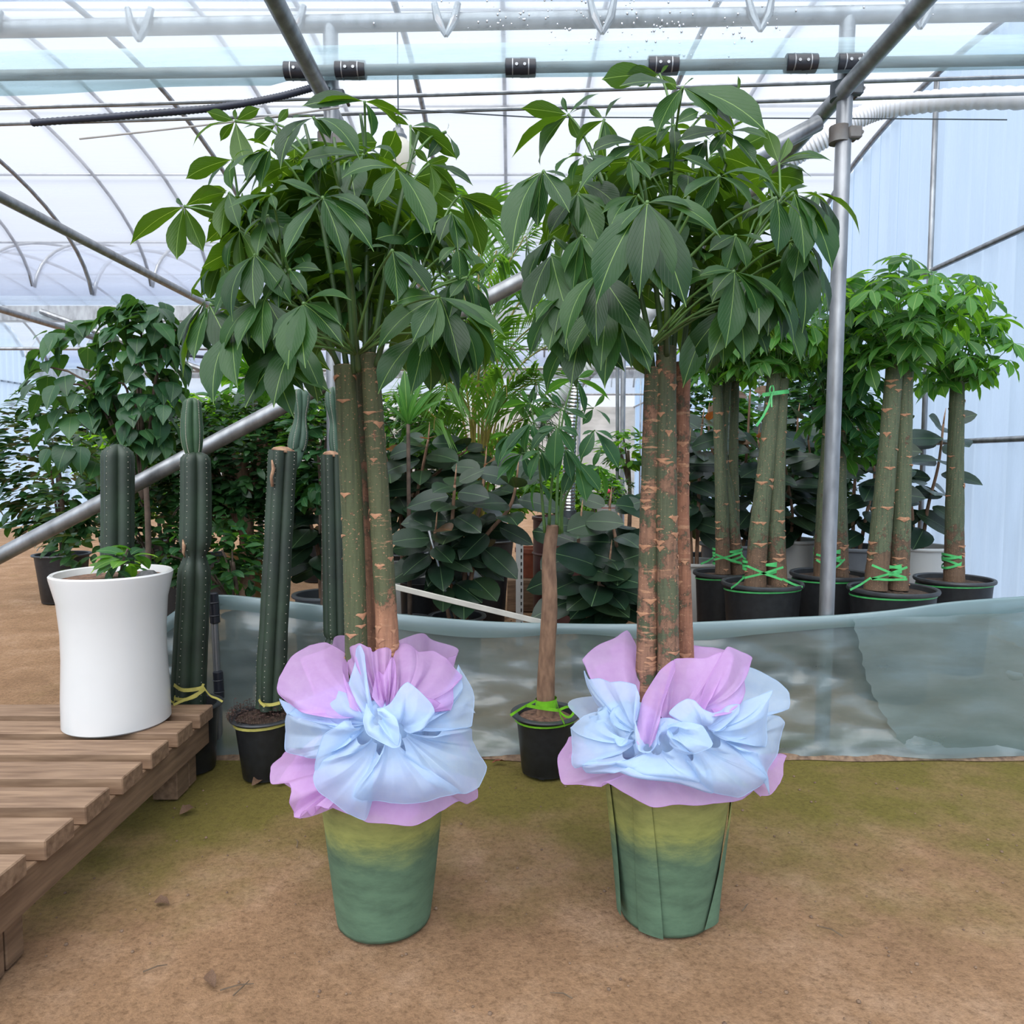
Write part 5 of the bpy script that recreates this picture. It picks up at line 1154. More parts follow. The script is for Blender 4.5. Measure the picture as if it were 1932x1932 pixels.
t2 = back_tree('two-trunk money tree with a green ribbon bow high on its trunks', 1438, 1097, 3.80, 152,
    [([(1424, 1112, 3.78), (1432, 1000, 3.78), (1449, 840, 3.78), (1462, 690, 3.78)], 0.056, 0.032, ), ([(1467, 1112, 3.80), (1464, 1000, 3.80), (1468, 850, 3.80), (1476, 715, 3.80)], 0.052, 0.031)],
    (1450, 640, 95, 75, 0.24), 41, 30, PAL_Y, (1404, 1478, (1064, 1082), [((1405, 1088, 3.70), (1379, 1110, 3.60)), ((1476, 1092, 3.70), (1514, 1108, 3.66)), ((1406, 1090, 3.69), (1478, 1070, 3.69)), ((1410, 1068, 3.69), (1476, 1094, 3.69))]))
p = at(1463, 746, 3.73)
for z in (0, 0.012): part(G().strip([(p.x - 0.065 + 0.132 * k / 6, 3.73 - 0.02 * math.sin(k / 6 * 3.14), p.z + z * 0.3 + 0.003 * k) for k in range(7)], 0.016), 'ribbon', 'ribbon_green', t2, True)
part(G().strip(pl([(1456, 745, 3.71), (1450, 765, 3.70), (1440, 785, 3.70), (1427, 804, 3.70)]), 0.012, (1, 0, 0.4)), 'ribbon', 'ribbon_green', t2, True)
part(G().strip(cat_rom(pl([(1456, 745, 3.71), (1452, 735, 3.70), (1457, 726, 3.70), (1460, 736, 3.70), (1456, 746, 3.70), (1456, 768, 3.69)]), 14), 0.007, (1, 0, 0.3)), 'ribbon', 'ribbon_green', t2, True)
back_tree('three-trunk money tree with crossing trunks beside a white pot', 1362, 1078, 4.25, 108,
    [([(1364, 1082, 4.22), (1362, 960, 4.22), (1358, 850, 4.22), (1353, 728, 4.22)], 0.044, 0.026), ([(1393, 1082, 4.26), (1375, 950, 4.26), (1362, 850, 4.26), (1372, 722, 4.28)], 0.044, 0.024), ([(1384, 1060, 4.34), (1385, 950, 4.34), (1384, 850, 4.34), (1387, 720, 4.34)], 0.034, 0.023)],
    (1355, 660, 70, 65, 0.25), 42, 28, PAL_Y, (1347, 1402, (1040, 1056), [((1346, 1052, 4.15), (1322, 1064, 4.10)), ((1350, 1046, 4.14), (1398, 1062, 4.14)), ((1347, 1056, 4.14), (1400, 1042, 4.14)), ((1398, 1046, 4.14), (1412, 1060, 4.1))]))
back_tree('two-trunk money tree with a knotted green ribbon behind the steel post', 1566, 1080, 4.05, 146,
    [([(1552, 1088, 4.02), (1556, 960, 4.02), (1562, 860, 4.02), (1566, 775, 4.02)], 0.050, 0.032), ([(1584, 1088, 4.05), (1582, 960, 4.05), (1583, 860, 4.05), (1586, 765, 4.05)], 0.050, 0.032)],
    (1590, 640, 90, 135, 0.30), 43, 40, PAL_M, (1539, 1594, (1040, 1054), [((1540, 1056, 3.94), (1575, 1075, 3.92)), ((1594, 1055, 3.94), (1575, 1072, 3.92)), ((1575, 1070, 3.92), (1576, 1088, 3.90)), ((1540, 1046, 3.94), (1592, 1058, 3.94))]), (1615, 800, 75, 75, 0.25))
back_tree('broad pale-trunked money tree with a lattice of green ribbon by the film overlap', 1684, 1108, 3.62, 162,
    [([(1652, 1112, 3.60), (1662, 1000, 3.60), (1674, 860, 3.60), (1688, 690, 3.60)], 0.056, 0.038), ([(1694, 1112, 3.62), (1700, 1000, 3.62), (1704, 850, 3.62), (1708, 700, 3.62)], 0.05, 0.036)],
    (1690, 590, 130, 125, 0.34), 44, 42, PAL_Y, (1643, 1712, (1068, 1082), [((1643, 1090, 3.50), (1604, 1113, 3.46)), ((1645, 1066, 3.52), (1710, 1090, 3.52)), ((1645, 1092, 3.52), (1712, 1070, 3.52)), ((1644, 1092, 3.52), (1712, 1093, 3.52))]))
back_tree('leafy money tree with one broad trunk next to the gable wall', 1800, 1090, 4.1, 140,
    [([(1800, 1098, 4.1), (1802, 900, 4.1), (1806, 720, 4.1)], 0.055, 0.036)], (1810, 640, 110, 110, 0.3), 45, 34, PAL_Y, (1784, 1818, (1050, 1064), []))

# ------------------------------------------------------------------ rubber plants
def rubber(label, base, Y, potd, stems, seed, size=0.2, per=11, young=0.06, stake=False):
    b = at(base[0], base[1], Y); b = Vector((b.x, Y, 0)); rt = root('rubber_plant', b, label, 'plant', 'rubber plants')
    rnd = random.Random(seed)
    if potd: pot(rt, b, *potd)
    zb = potd[2] * 0.8 if potd else 0
    for pts in stems:
        P3 = pl(pts); P = cat_rom([Vector((b.x + (P3[0].x - b.x) * 0.4, b.y, zb))] + P3, 16)
        part(G().tube(P, [0.014 - 0.007 * i / 15 for i in range(16)], 8), 'stem', 'brown_trunk', rt, True)
        a = rnd.uniform(0, 6.28)
        for k in range(per):
            t = 0.22 + 0.78 * k / (per - 1); i = min(14, int(t * 15)); o = P[i].lerp(P[i + 1], t * 15 - i if i < 15 else 1)
            a += 2.4 + rnd.uniform(-.3, .3); up = -0.55 + 1.0 * t + rnd.uniform(-.35, .25)
            d = Vector((math.cos(a), math.sin(a), up)); L = size * rnd.uniform(.8, 1.15) * (0.72 if k >= per - 2 else 1)
            fm = RUBY if (k >= per - 2 and rnd.random() < young * 3) else RUB
            pe = o + d.normalized() * 0.03
            M = frame(pe, d + Vector((0, 0, -0.2)), Vector((0, -0.85, 0.75)) + Vector((math.cos(a), math.sin(a), 0)) * 0.45) @ Matrix.Diagonal((L * 1.15, L, L, 1))
            lf = inst('leaf', fm[1][rnd.randrange(len(fm[1]))], M, rt)
        tip = P[-1]
        part(G().tube([tip, tip + Vector((0.005, 0, 0.05)), tip + Vector((0.01, -0.005, 0.11))], [0.006, 0.005, 0.001], 6), 'leaf_sheath', 'cork', rt, True)
    if stake:
        part(G().tube([b + Vector((0.02, -0.03, zb - 0.1)), P3[-1] + Vector((-0.03, -0.04, 0.0))], 0.008, 6), 'stake', 'galv', rt, True)
    return rt
rubber('big rubber plant with a cream leaf sheath above the dark pot behind the skirt', (862, 1140), 3.95, (0.16, 0.12, 0.33, 'black_plastic', 'black_rim'),
       [[(850, 1050, 3.9), (855, 960, 3.86), (858, 915, 3.85)], [(900, 1040, 3.95), (960, 960, 3.95), (975, 905, 3.95)], [(880, 1060, 4.0), (905, 960, 4.1), (915, 880, 4.15)], [(830, 1060, 3.88), (815, 1040, 3.82), (822, 1000, 3.8)]], 61, 0.235, 17, stake=True)
rubber('tall rubber plant with olive young leaves in a white pot beside a black pot', (762, 1100), 4.7, (0.21, 0.18, 0.50, 'white_pot', 'white_pot'),
       [[(755, 960, 4.7), (735, 890, 4.7), (725, 850, 4.7)], [(785, 950, 4.65), (800, 870, 4.6), (808, 830, 4.6)], [(775, 950, 4.8), (840, 880, 4.8), (880, 850, 4.8)]], 62, 0.26, 16, young=0.2)
rubber('low broad rubber plant in front of the red-brown drum', (1125, 1165), 3.75, (0.15, 0.12, 0.22, 'black_plastic', 'black_rim'),
       [[(1105, 1120, 3.7), (1090, 1060, 3.65), (1095, 985, 3.62)], [(1150, 1110, 3.75), (1165, 1050, 3.7), (1150, 960, 3.7)], [(1190, 1120, 3.78), (1225, 1040, 3.78), (1240, 950, 3.8)], [(1140, 1120, 3.68), (1130, 1100, 3.62), (1150, 1060, 3.6)]], 63, 0.25, 17)
for i, (lab, base, Y, pd, st, sd_) in enumerate([
    ('rubber plant in a tall white pot behind the crossing trunks', (1312, 1100), 4.75, (0.19, 0.17, 0.52, 'white_pot', 'white_pot'), [[(1318, 950, 4.75), (1320, 860, 4.75), (1325, 800, 4.75)], [(1300, 960, 4.7), (1290, 880, 4.7), (1300, 840, 4.7)]], 64),
    ('rubber plant with red young leaves in a charcoal pot', (1385, 1060), 5.1, (0.24, 0.20, 0.60, 'grey_pot', 'grey_pot'), [[(1400, 940, 5.1), (1410, 840, 5.1), (1415, 740, 5.1)], [(1360, 940, 5.1), (1345, 860, 5.1), (1335, 790, 5.1)], [(1420, 960, 5.0), (1440, 890, 5.0), (1430, 830, 5.0)]], 65),
    ('rubber plant in a plain white pot right behind the steel post', (1492, 1075), 5.35, (0.20, 0.17, 0.60, 'white_pot', 'white_pot'), [[(1480, 960, 5.3), (1500, 880, 5.3), (1505, 790, 5.3)], [(1520, 960, 5.3), (1530, 890, 5.3), (1525, 830, 5.3)], [(1495, 980, 5.2), (1490, 930, 5.15), (1480, 870, 5.1)]], 66),
    ('rubber plant in a mid-grey tapered pot', (1612, 1040), 4.9, (0.22, 0.18, 0.60, 'grey_pot', 'grey_pot'), [[(1610, 960, 4.9), (1615, 880, 4.9), (1620, 800, 4.9)], [(1635, 970, 4.85), (1650, 900, 4.85), (1640, 840, 4.85)]], 67),
    ('rubber plant in a white pot by the gable wall', (1730, 1060), 5.1, (0.23, 0.19, 0.58, 'white_pot', 'white_pot'), [[(1720, 960, 5.1), (1700, 880, 5.1), (1690, 800, 5.1)], [(1750, 960, 5.1), (1770, 880, 5.1), (1780, 800, 5.1)]], 68),
    ('rubber plant in a square-shouldered grey pot behind the ribbed cactus', (610, 1100), 4.0, (0.17, 0.14, 0.44, 'grey_pot', 'grey_pot'), [[(600, 1040, 4.0), (585, 980, 3.95), (590, 930, 3.95)], [(620, 1020, 4.0), (612, 950, 4.0), (605, 900, 4.0)]], 69),
    ]):
    rubber(lab, base, Y, pd, st, sd_, 0.25, 17, young=0.3 if i == 1 else 0.03)

# ------------------------------------------------------------------ palm
def palm():
    b = at(905, 900, 5.2); b = Vector((b.x, 5.2, 0)); rt = root('areca_palm', b, 'tall feathery areca palm with yellow stems behind the rubber plant', 'palm')
    pot(rt, b, 0.22, 0.17, 0.42)
    rnd = random.Random(9)
    tips = [(905, 408, 5.0), (985, 455, 5.1), (1035, 520, 5.2), (855, 470, 5.3), (830, 600, 5.0), (1010, 610, 4.9), (960, 540, 4.8), (870, 540, 5.5), (1060, 640, 5.2), (800, 690, 5.0), (1000, 720, 4.8), (920, 640, 4.7), (780, 760, 5.0), (1010, 780, 4.9), (850, 720, 4.7), (950, 730, 4.7), (890, 700, 5.4), (935, 480, 5.4), (825, 790, 4.8), (985, 820, 4.8)]
    for i, t in enumerate(tips):
        T = at(*t); s0 = Vector((b.x + rnd.uniform(-.09, .09), b.y + rnd.uniform(-.09, .09), 0.35))
        mid = s0.lerp(T, 0.6); mid.x = s0.x + (T.x - s0.x) * 0.38; mid.z = s0.z + (T.z - s0.z) * 0.78
        P = cat_rom([s0, mid, T, T + (T - mid) * 0.18 + Vector((0, 0, -0.12))], 34)
        st = part(G().tube(P, [0.010 - 0.008 * k / 33 for k in range(34)], 6), 'frond_stem', 'palm_stem', rt, True)
        g = G(); n = 34
        for k in range(11, 34):
            o = P[k]; tg = (P[min(k + 1, 33)] - P[k - 1]).normalized(); side = tg.cross(Vector((0, 0, 1))); side = side.normalized() if side.length > 0.05 else Vector((1, 0, 0))
            ln = 0.36 * math.sin(math.pi * min(1, 0.18 + 0.80 * (k - 11) / 23)) ** 0.7
            for sg in (-1, 1):
                for off in (0, 0.5):
                    d = tg * 0.9 + side * sg * 0.9 + Vector((0, 0, 0.15 + rnd.uniform(-.2, .2)))
                    oo = o.lerp(P[min(k + 1, 33)], off)
                    d.normalize(); e = oo + d * ln + Vector((0, 0, -0.25 * ln)); m_ = oo + d * ln * 0.55
                    wv = tg.cross(d).cross(d).normalized() * 0.0095
                    b0 = len(g.v); g.v.extend([tuple(oo), tuple(m_ + wv), tuple(m_ - wv), tuple(e)])
                    g.f.extend([(b0, b0 + 1, b0 + 2), (b0 + 1, b0 + 3, b0 + 2)])
                    for q_ in range(4): g.uv[b0 + q_] = (0.3, 0.3 + 0.1 * q_)
        part(g, 'leaflets', 'palm_leaf', st, False, kind='stuff')
palm()

# ------------------------------------------------------------------ leafy shrubs and trees behind the skirt
shrub('heart_leaf_tree', 'small tree with hanging heart-shaped leaves beside the rolled film clip', 'tree', 262, 730, 3.25, 0.22, 0.38, 210, [HRT], 0.105, 150, 71, BLK(0.16, 0.34), 0.016, extra=[(150, 760, 3.3, 0.26, 0.36, 90), (285, 640, 3.2, 0.15, 0.13, 40)], droop=1.3)
shrub('clipped_ficus', 'dense dark clipped ficus with a thick brown trunk and green tie', 'shrub', 455, 860, 3.85, 0.40, 0.32, 1500, [FIC], 0.075, 280, 72, BLK(0.12, 0.36), 0.05, extra=[(350, 880, 3.9, 0.32, 0.30, 900), (570, 850, 3.9, 0.32, 0.30, 900)], tm='brown_trunk')
c = at(455, 988, 3.85); k_ = bpy.data.objects['clipped_ficus']
ribbon_wrap(k_, (c.x, c.y), 0.052, 0.052, [(c.z, 0.004), (c.z - 0.02, -0.004)], 0.016, 'ribbon_green')
part(G().strip(pl([(452, 990, 3.79), (465, 1010, 3.77), (480, 1030, 3.77)]), 0.012, (1, 0, 0.5)), 'ribbon', 'ribbon_green', k_, True)
shrub('leafy_shrub', 'bright low shrub whose pale leaves overhang the black pot', 'shrub', 440, 1060, 3.45, 0.20, 0.17, 130, [MIDO, FIC], 0.075, 110, 73, BLK(0.10, 0.30), 0.012, extra=[(330, 1050, 3.3, 0.10, 0.14, 50)])
shrub('leafy_shrub', 'dark ficus shrub growing low behind the white vase', 'shrub', 300, 985, 3.6, 0.24, 0.32, 700, [FIC], 0.075, 140, 74, BLK(0.13, 0.3), 0.015, extra=[(180, 960, 3.7, 0.3, 0.4, 400), (420, 1000, 3.75, 0.26, 0.28, 500)])
shrub('leafy_shrub', 'yellow-green shrub above the dark clipped ficus', 'shrub', 330, 815, 4.8, 0.48, 0.26, 900, [BRI, MIDO], 0.10, 180, 75, BLK(0.2, 0.4), 0.02, extra=[(500, 800, 4.9, 0.42, 0.2, 700)])
shrub('broad_leaf_plant', 'yellow-green broad-leaved plant leaning over the shrubs near the cactus tip', 'plant', 480, 715, 4.6, 0.22, 0.14, 26, [BROAD], 0.24, 26, 76, BLK(0.16, 0.35), 0.02, droop=0.5)
shrub('leafy_shrub', 'mid-green shrub with rounded leaves between the cut cacti', 'shrub', 600, 840, 3.6, 0.22, 0.34, 330, [MIDO, HRT], 0.08, 120, 77, BLK(0.14, 0.34), 0.014)
shrub('leafy_shrub', 'mid-green bushy shrub behind the tall rubber plant', 'shrub', 770, 812, 5.35, 0.42, 0.28, 600, [MIDO, BRI], 0.10, 150, 78, BLK(0.18, 0.4), 0.02)
shrub('leafy_shrub', 'light green shrub by the slim grey post', 'shrub', 1185, 850, 6.0, 0.28, 0.17, 150, [BRI, MIDO], 0.10, 120, 79, BLK(0.18, 0.4), 0.02)
shrub('leafy_shrub', 'small-leaved green herb clump behind the foil flue', 'shrub', 1120, 945, 5.8, 0.24, 0.17, 200, [BRI, MIDO], 0.055, 120, 80, BLK(0.16, 0.3), 0.012)
# strap-leaved plant
c = at(770, 800, 4.02); rt = root('strap_leaf_plant', (c.x, c.y, 0), 'upright strap-leaved plant with one tall broad blade', 'plant')
stem(rt, [(c.x, c.y, 0.0), (c.x, c.y, 0.7), (c.x, c.y, c.z)], 0.014, 0.01)
for i, (tx, ty, wd) in enumerate([(763, 698, 2.0), (800, 715, 1), (822, 732, 1.2), (742, 735, 1.2), (725, 760, 1), (835, 755, 1), (780, 735, 1.1), (750, 720, 1)]):
    T = at(tx, ty, 4.02 - 0.05 * (i % 3)); d = T - c
    inst('leaf', STR[1][i % 2], frame(c, d, Vector((0, -0.8, 0.6))) @ Matrix.Diagonal((d.length * wd, d.length, d.length, 1)), rt)
pot(rt, Vector((c.x, c.y, 0)), 0.12, 0.09, 0.30)
# flowering bonsai in a white pot
c = at(1146, 962, 5.3); rt = root('flowering_plant', (c.x, 5.3, c.z - 0.12), 'little dark bush with a pink flower in a red-striped white pot', 'plant')
c0 = Vector((c.x, 5.3, c.z - 0.12))
part(G().lathe([(0.05, 0), (0.06, 0), (0.08, 0.15), (0.082, 0.155), (0.075, 0.155), (0.07, 0.13)], c0, 20), 'pot', 'white_pot', rt)
part(G().lathe([(0.0785, 0.135), (0.0795, 0.141)], c0, 20), 'stripe', 'oxide', rt)
part(G().lathe([(0.001, 0.13), (0.071, 0.128)], c0, 16), 'soil', 'soil', rt)
stem(rt, [c0 + Vector((0, 0, 0.12)), c0 + Vector((0.02, 0, 0.2)), c0 + Vector((0.05, 0, 0.28))], 0.010, 0.005)
cloud(rt, [(c0 + Vector((0.07, 0, 0.27)), (0.13, 0.1, 0.1), 130)], [FIC], 0.035, 80, 81)
part(G().lathe([(0.001, 0.02), (0.016, 0.012), (0.02, 0), (0.012, -0.012), (0.001, -0.014)], at(1147, 927, 5.18), 8), 'flower', 'pink_flower', rt)
bn = root('plant_stand', (c0.x, 5.3, 0), 'simple plank stand under the striped white pot', 'stand')
part(G().box((c0.x, 5.3, c0.z - 0.016), (0.20, 0.2, 0.03), None, 0.003), 'top', 'wood', bn)
for dx in (-0.08, 0.08): part(G().box((c0.x + dx, 5.3, (c0.z - 0.03) / 2), (0.03, 0.16, c0.z - 0.032)), 'leg', 'wood', bn)
# far shrubs in the bays beyond
rf = random.Random(77)
FARN = ['deep green shrub far behind the clipped ficus', 'yellow-green shrub far behind the heart-leaved tree', 'round green shrub far behind the cut cacti', 'pale green shrub far behind the palm', 'dark green shrub far behind the strap-leaved plant', 'green shrub far behind the drum', 'tall green shrub far behind the crossing trunks', 'bushy green shrub far behind the steel post', 'dense shrub far behind the grey pot', 'wide shrub far beyond the white vase']
for i, (x, y, Y, rx, rz, f) in enumerate([(420, 870, 6.1, 0.55, 0.58, MIDO), (270, 860, 7.2, 0.7, 0.62, BRI), (600, 850, 7.2, 0.62, 0.66, MIDO), (930, 905, 7.2, 0.55, 0.45, BRI), (760, 880, 6.2, 0.5, 0.5, FIC), (1090, 930, 8.0, 0.5, 0.3, BRI), (1330, 850, 6.0, 0.42, 0.65, MIDO), (1460, 800, 7.1, 0.5, 0.8, MIDO), (1555, 800, 6.0, 0.35, 0.75, FIC), (110, 880, 6.1, 0.6, 0.7, FIC)]):
    shrub('leafy_shrub', FARN[i], 'shrub', x, y, Y, rx, rz, 1100, [f], 0.13, 50, 90 + i, BLK(0.22, 0.4), 0.025, ry=0.35, group='far shrubs')

# ------------------------------------------------------------------ pots, drum and odds and ends behind the skirt
c = at(485, 1040, 4.25); g = G().lathe([(0.10, 0), (0.14, 0.003), (0.15, 0.3), (0.165, 0.62), (0.175, 0.64), (0.16, 0.64), (0.15, 0.5)], (c.x, 4.25, 0), 32); thing(g, 'tall_pot', 'tan_pot', 'tall ochre pot standing behind the clipped ficus', 'pot')
c = at(792, 1100, 4.35); g = G().lathe([(0.09, 0), (0.12, 0.003), (0.13, 0.25), (0.135, 0.44), (0.14, 0.45), (0.125, 0.45), (0.11, 0.3)], (c.x + 0.02, 4.35, 0), 32); thing(g, 'tall_pot', 'black_plastic', 'plain black pot beside the white pot of the tall rubber plant', 'pot')
c = at(1000, 1090, 5.8); g = G().lathe([(0.06, 0), (0.075, 0.003), (0.11, 0.2), (0.12, 0.2), (0.12, 0.235), (0.10, 0.235), (0.09, 0.1)], (c.x, 5.8, 0.25), 24); thing(g, 'clay_pot', 'clay', 'small orange clay pot beside the drum', 'pot')
thing(G().box((c.x, 5.8, 0.125), (0.36, 0.3, 0.25), None, 0.006), 'timber_block', 'wood', 'rough timber block under the orange clay pot', 'block')
d0 = at(1062, 1165, 5.25); bc = Vector((d0.x, 5.25, 0)); rt = root('steel_drum', bc, 'red-brown steel drum used as a stove under the foil flue', 'drum')
part(G().lathe([(0.19, 0.0), (0.215, 0.01), (0.215, 0.24), (0.225, 0.25), (0.215, 0.26), (0.215, 0.5), (0.225, 0.51), (0.215, 0.52), (0.215, 0.755)], bc, 40), 'shell', 'barrel_paint', rt)
part(G().lathe([(0.205, 0.745), (0.224, 0.75), (0.224, 0.77), (0.205, 0.772), (0.2, 0.755), (0.001, 0.752)], bc, 40), 'lid', 'barrel_paint', rt)
part(G().lathe([(0.06, -0.02), (0.06, 0.06), (0.052, 0.06), (0.052, 0.0)], (at(1071, 1055, 5.26).x, 5.26, 0.755), 20), 'flue_collar', 'galv_dark', rt)
part(G().box((bc.x - 0.06, bc.y - 0.212, 0.32), (0.14, 0.012, 0.2), None, 0.004), 'stove_door', 'barrel_paint', rt)
# long white strip leaning over the skirt, slotted white angle post
a, b = at(628, 1079, 2.925), at(1042, 1179, 2.90); d = (b - a).normalized()
rot = Matrix((d, Vector((0, 0, 1)).cross(d).normalized(), d.cross(Vector((0, 0, 1)).cross(d).normalized()))).transposed()
thing(G().box((a + b) / 2, ((b - a).length, 0.012, 0.022), rot, 0.002), 'plastic_strip', 'plastic_strip', 'long off-white plastic strip slanting just above the skirt', 'strip')
c = at(980, 1120, 4.6); rt = root('slotted_angle', (c.x, 4.6, 0), 'white slotted angle upright behind the slim single trunk', 'post')
part(G().box((c.x, 4.6, 0.35), (0.045, 0.004, 0.70)), 'flange', 'white_pot', rt); part(G().box((c.x + 0.022, 4.62, 0.35), (0.004, 0.04, 0.70)), 'flange', 'white_pot', rt)
for i in range(14): part(G().box((c.x + 0.012, 4.597, 0.10 + 0.042 * i), (0.008, 0.004, 0.022)), 'slot', 'black_plastic', rt)
# woodchip patch by the drum
g = G(); rnd = random.Random(8)
for i in range(500):
    x, y = rnd.gauss(0.35, 0.3), rnd.gauss(4.9, 0.3); a = rnd.uniform(0, 3.1)
    g.box((x, y, 0.006), (rnd.uniform(.01, .03), rnd.uniform(.004, .01), 0.004), Matrix.Rotation(a, 3, 'Z') @ Matrix.Rotation(rnd.uniform(-.4, .4), 3, 'Y'))
tag(part(g, 'wood_chips', 'fibre_soil', None, False, kind='stuff'), 'scattered wood chips on the ground around the drum', 'wood chips')

# ------------------------------------------------------------------ columnar cacti
def cactus_col(rt, pts, radf, m, name='column', nrib=5, cut=True, depth=0.36, ph=0.0, spine=True):
    seg = nrib * 8; n = 44; P = cat_rom(pl(pts), n); nrib = min(nrib, 5); seg = nrib * 8
    def prof(k, i):
        q = (k % 8) / 8.0; c_ = abs(math.cos(math.pi * q)); return 1 - depth * (1 - c_ ** 0.8) + 0.012 * noise.noise((k, i * 0.5, 3))
    rad = [radf(i / (n - 1)) for i in range(n)]
    o = part(G().tube(P, rad, seg, True, prof), name, m, rt)
    if cut: part(G().tube([P[-1] + Vector((0, 0, -0.004)), P[-1] + Vector((0.002, 0, 0.006)), P[-1] + Vector((0.003, 0, 0.014))], [rad[-1] * 0.85, rad[-1] * 0.7, rad[-1] * 0.25], 10), 'cut_top', 'cork', o, True)
    if spine:
        g = G(); u = (P[1] - P[0]).normalized().orthogonal().normalized()
        t0 = (P[1] - P[0]).normalized(); v = t0.cross(u)
        for k in range(nrib):
            a = 2 * math.pi * k / nrib
            for i in range(1, n - 1, 1):
                for f in (0,):
                    p = P[i].lerp(P[i + 1], f) + (u * math.cos(a) + v * math.sin(a)) * rad[i] * 1.0
                    g.box(p, (0.0026, 0.0026, 0.0024))
        part(g, 'spines', 'spine', o, False, kind='stuff')
    return o
def yel(rt, pts, w=0.012): part(G().strip(cat_rom(pl(pts), 12), w), 'ribbon', 'ribbon_yellow', rt, True)
# the one with a younger tip joint
b = at(362, 1430, 2.72); b = Vector((b.x, 2.72, 0)); rt = root('column_cactus', b, 'ribbed column cactus with a young bright tip joint and yellow ribbon', 'cactus', 'column cacti')
pot(rt, b, 0.118, 0.083, at(362, 1326, 2.72).z, lip=0.018)
w_ = lambda t: 0.066 - 0.012 * t - 0.020 * math.exp(-((t - 0.555) / 0.028) ** 2) - (0.030 * ((t - 0.94) / 0.06) ** 2 if t > 0.94 else 0)
cactus_col(rt, [(355, 1340, 2.72), (360, 1220, 2.72), (367, 1080, 2.72), (370, 950, 2.72), (369, 853, 2.72)], w_, 'cactus', cut=False, nrib=6)
cactus_col(rt, [(365, 856, 2.72), (363, 830, 2.72), (362, 790, 2.72), (363, 750, 2.72)], lambda t: 0.018 + 0.022 * math.sin(math.pi * min(1, 0.12 + t * 0.76)) - (0.025 * ((t - 0.9) / 0.1) ** 2 if t > 0.9 else 0), 'cactus_young', 'tip_joint', cut=False, nrib=5)
part(G().tube(pl([(345, 1018, 2.672), (347, 1030, 2.664), (346, 1042, 2.664), (349, 1052, 2.672)]), [0.002, 0.007, 0.005, 0.002], 7), 'corky_wound', 'cork', rt, True)
yel(rt, [(328, 1292, 2.66), (345, 1302, 2.645), (372, 1300, 2.645), (384, 1296, 2.66)], 0.014); yel(rt, [(328, 1318, 2.66), (350, 1320, 2.645), (375, 1308, 2.645), (386, 1300, 2.66)], 0.013)
yel(rt, [(327, 1330, 2.62), (345, 1322, 2.64), (372, 1312, 2.645), (384, 1290, 2.66)], 0.010); yel(rt, [(384, 1296, 2.655), (396, 1312, 2.63), (410, 1318, 2.62), (420, 1324, 2.62)], 0.008); yel(rt, [(330, 1312, 2.65), (328, 1325, 2.64), (322, 1322, 2.61)], 0.008)
# the cut one in the weedy pot
b = at(500, 1440, 2.66); b = Vector((b.x, 2.66, 0)); rt = root('column_cactus', b, 'cut-topped ribbed column cactus with a torn brown wound in a weedy pot', 'cactus', 'column cacti')
zr = at(495, 1348, 2.66).z; pot(rt, b, 0.122, 0.078, zr, lip=0.018, soil_z=zr - 0.006)
cactus_col(rt, [(510, 1335, 2.66), (514, 1250, 2.66), (523, 1080, 2.66), (530, 940, 2.67), (535, 850, 2.67)], lambda t: 0.054 - 0.002 * t + 0.004 * noise.noise((t * 6, 3, 3)), 'cactus', nrib=6, ph=0.4)
cactus_col(rt, [(560, 850, 2.76), (566, 810, 2.77), (568, 770, 2.77), (566, 735, 2.78)], lambda t: 0.030 + 0.007 * math.sin(t * 9) - (0.025 * ((t - 0.85) / 0.15) ** 2 if t > 0.85 else 0), 'cactus_blue', 'side_shoot', cut=False, nrib=5)
part(G().tube(pl([(560, 850, 2.76), (556, 875, 2.73), (548, 890, 2.70)]), [0.028, 0.02, 0.016], 8), 'shoot_base', 'cactus_blue', rt, True)
part(G().tube(pl([(513, 868, 2.612), (516, 885, 2.608), (512, 900, 2.608), (514, 918, 2.612)]), [0.003, 0.007, 0.006, 0.006], 6), 'corky_wound', 'cork', rt, True)
yel(rt, [(488, 1320, 2.61), (494, 1328, 2.60), (510, 1330, 2.60), (528, 1326, 2.61)], 0.012); yel(rt, [(490, 1312, 2.605), (492, 1325, 2.59), (500, 1333, 2.585)], 0.010)
P = [(b.x + 0.108 * math.cos(a), b.y + 0.108 * math.sin(a), zr - 0.02 + 0.004 * math.cos(a)) for a in (6.2832 * k / 32 for k in range(33))]
part(G().strip(P, 0.010), 'ribbon', 'ribbon_yellow', rt, True)
g = G(); rnd = random.Random(17)
for i in range(260):
    a = rnd.uniform(0, 6.28); q = 0.115 * math.sqrt(rnd.random()); x, y = b.x + q * math.cos(a) - 0.012, b.y + q * math.sin(a)
    h = rnd.uniform(.005, .03) + (0.055 * rnd.random() if rnd.random() < 0.12 else 0)
    g.tube([(x, y, zr - 0.005), (x + rnd.uniform(-.01, .01), y, zr + h)], 0.0007, 3, False)
    for j in range(3):
        aa = rnd.uniform(0, 6.28); ge = FIC[0][0]; g.put(ge[0], ge[1], frame(Vector((x, y, zr + h)), Vector((math.cos(aa), math.sin(aa), 0.2)), Vector((0, 0, 1))) @ Matrix.Scale(0.009, 4), ge[2])
part(g, 'weeds', 'weed', rt, True, kind='stuff')
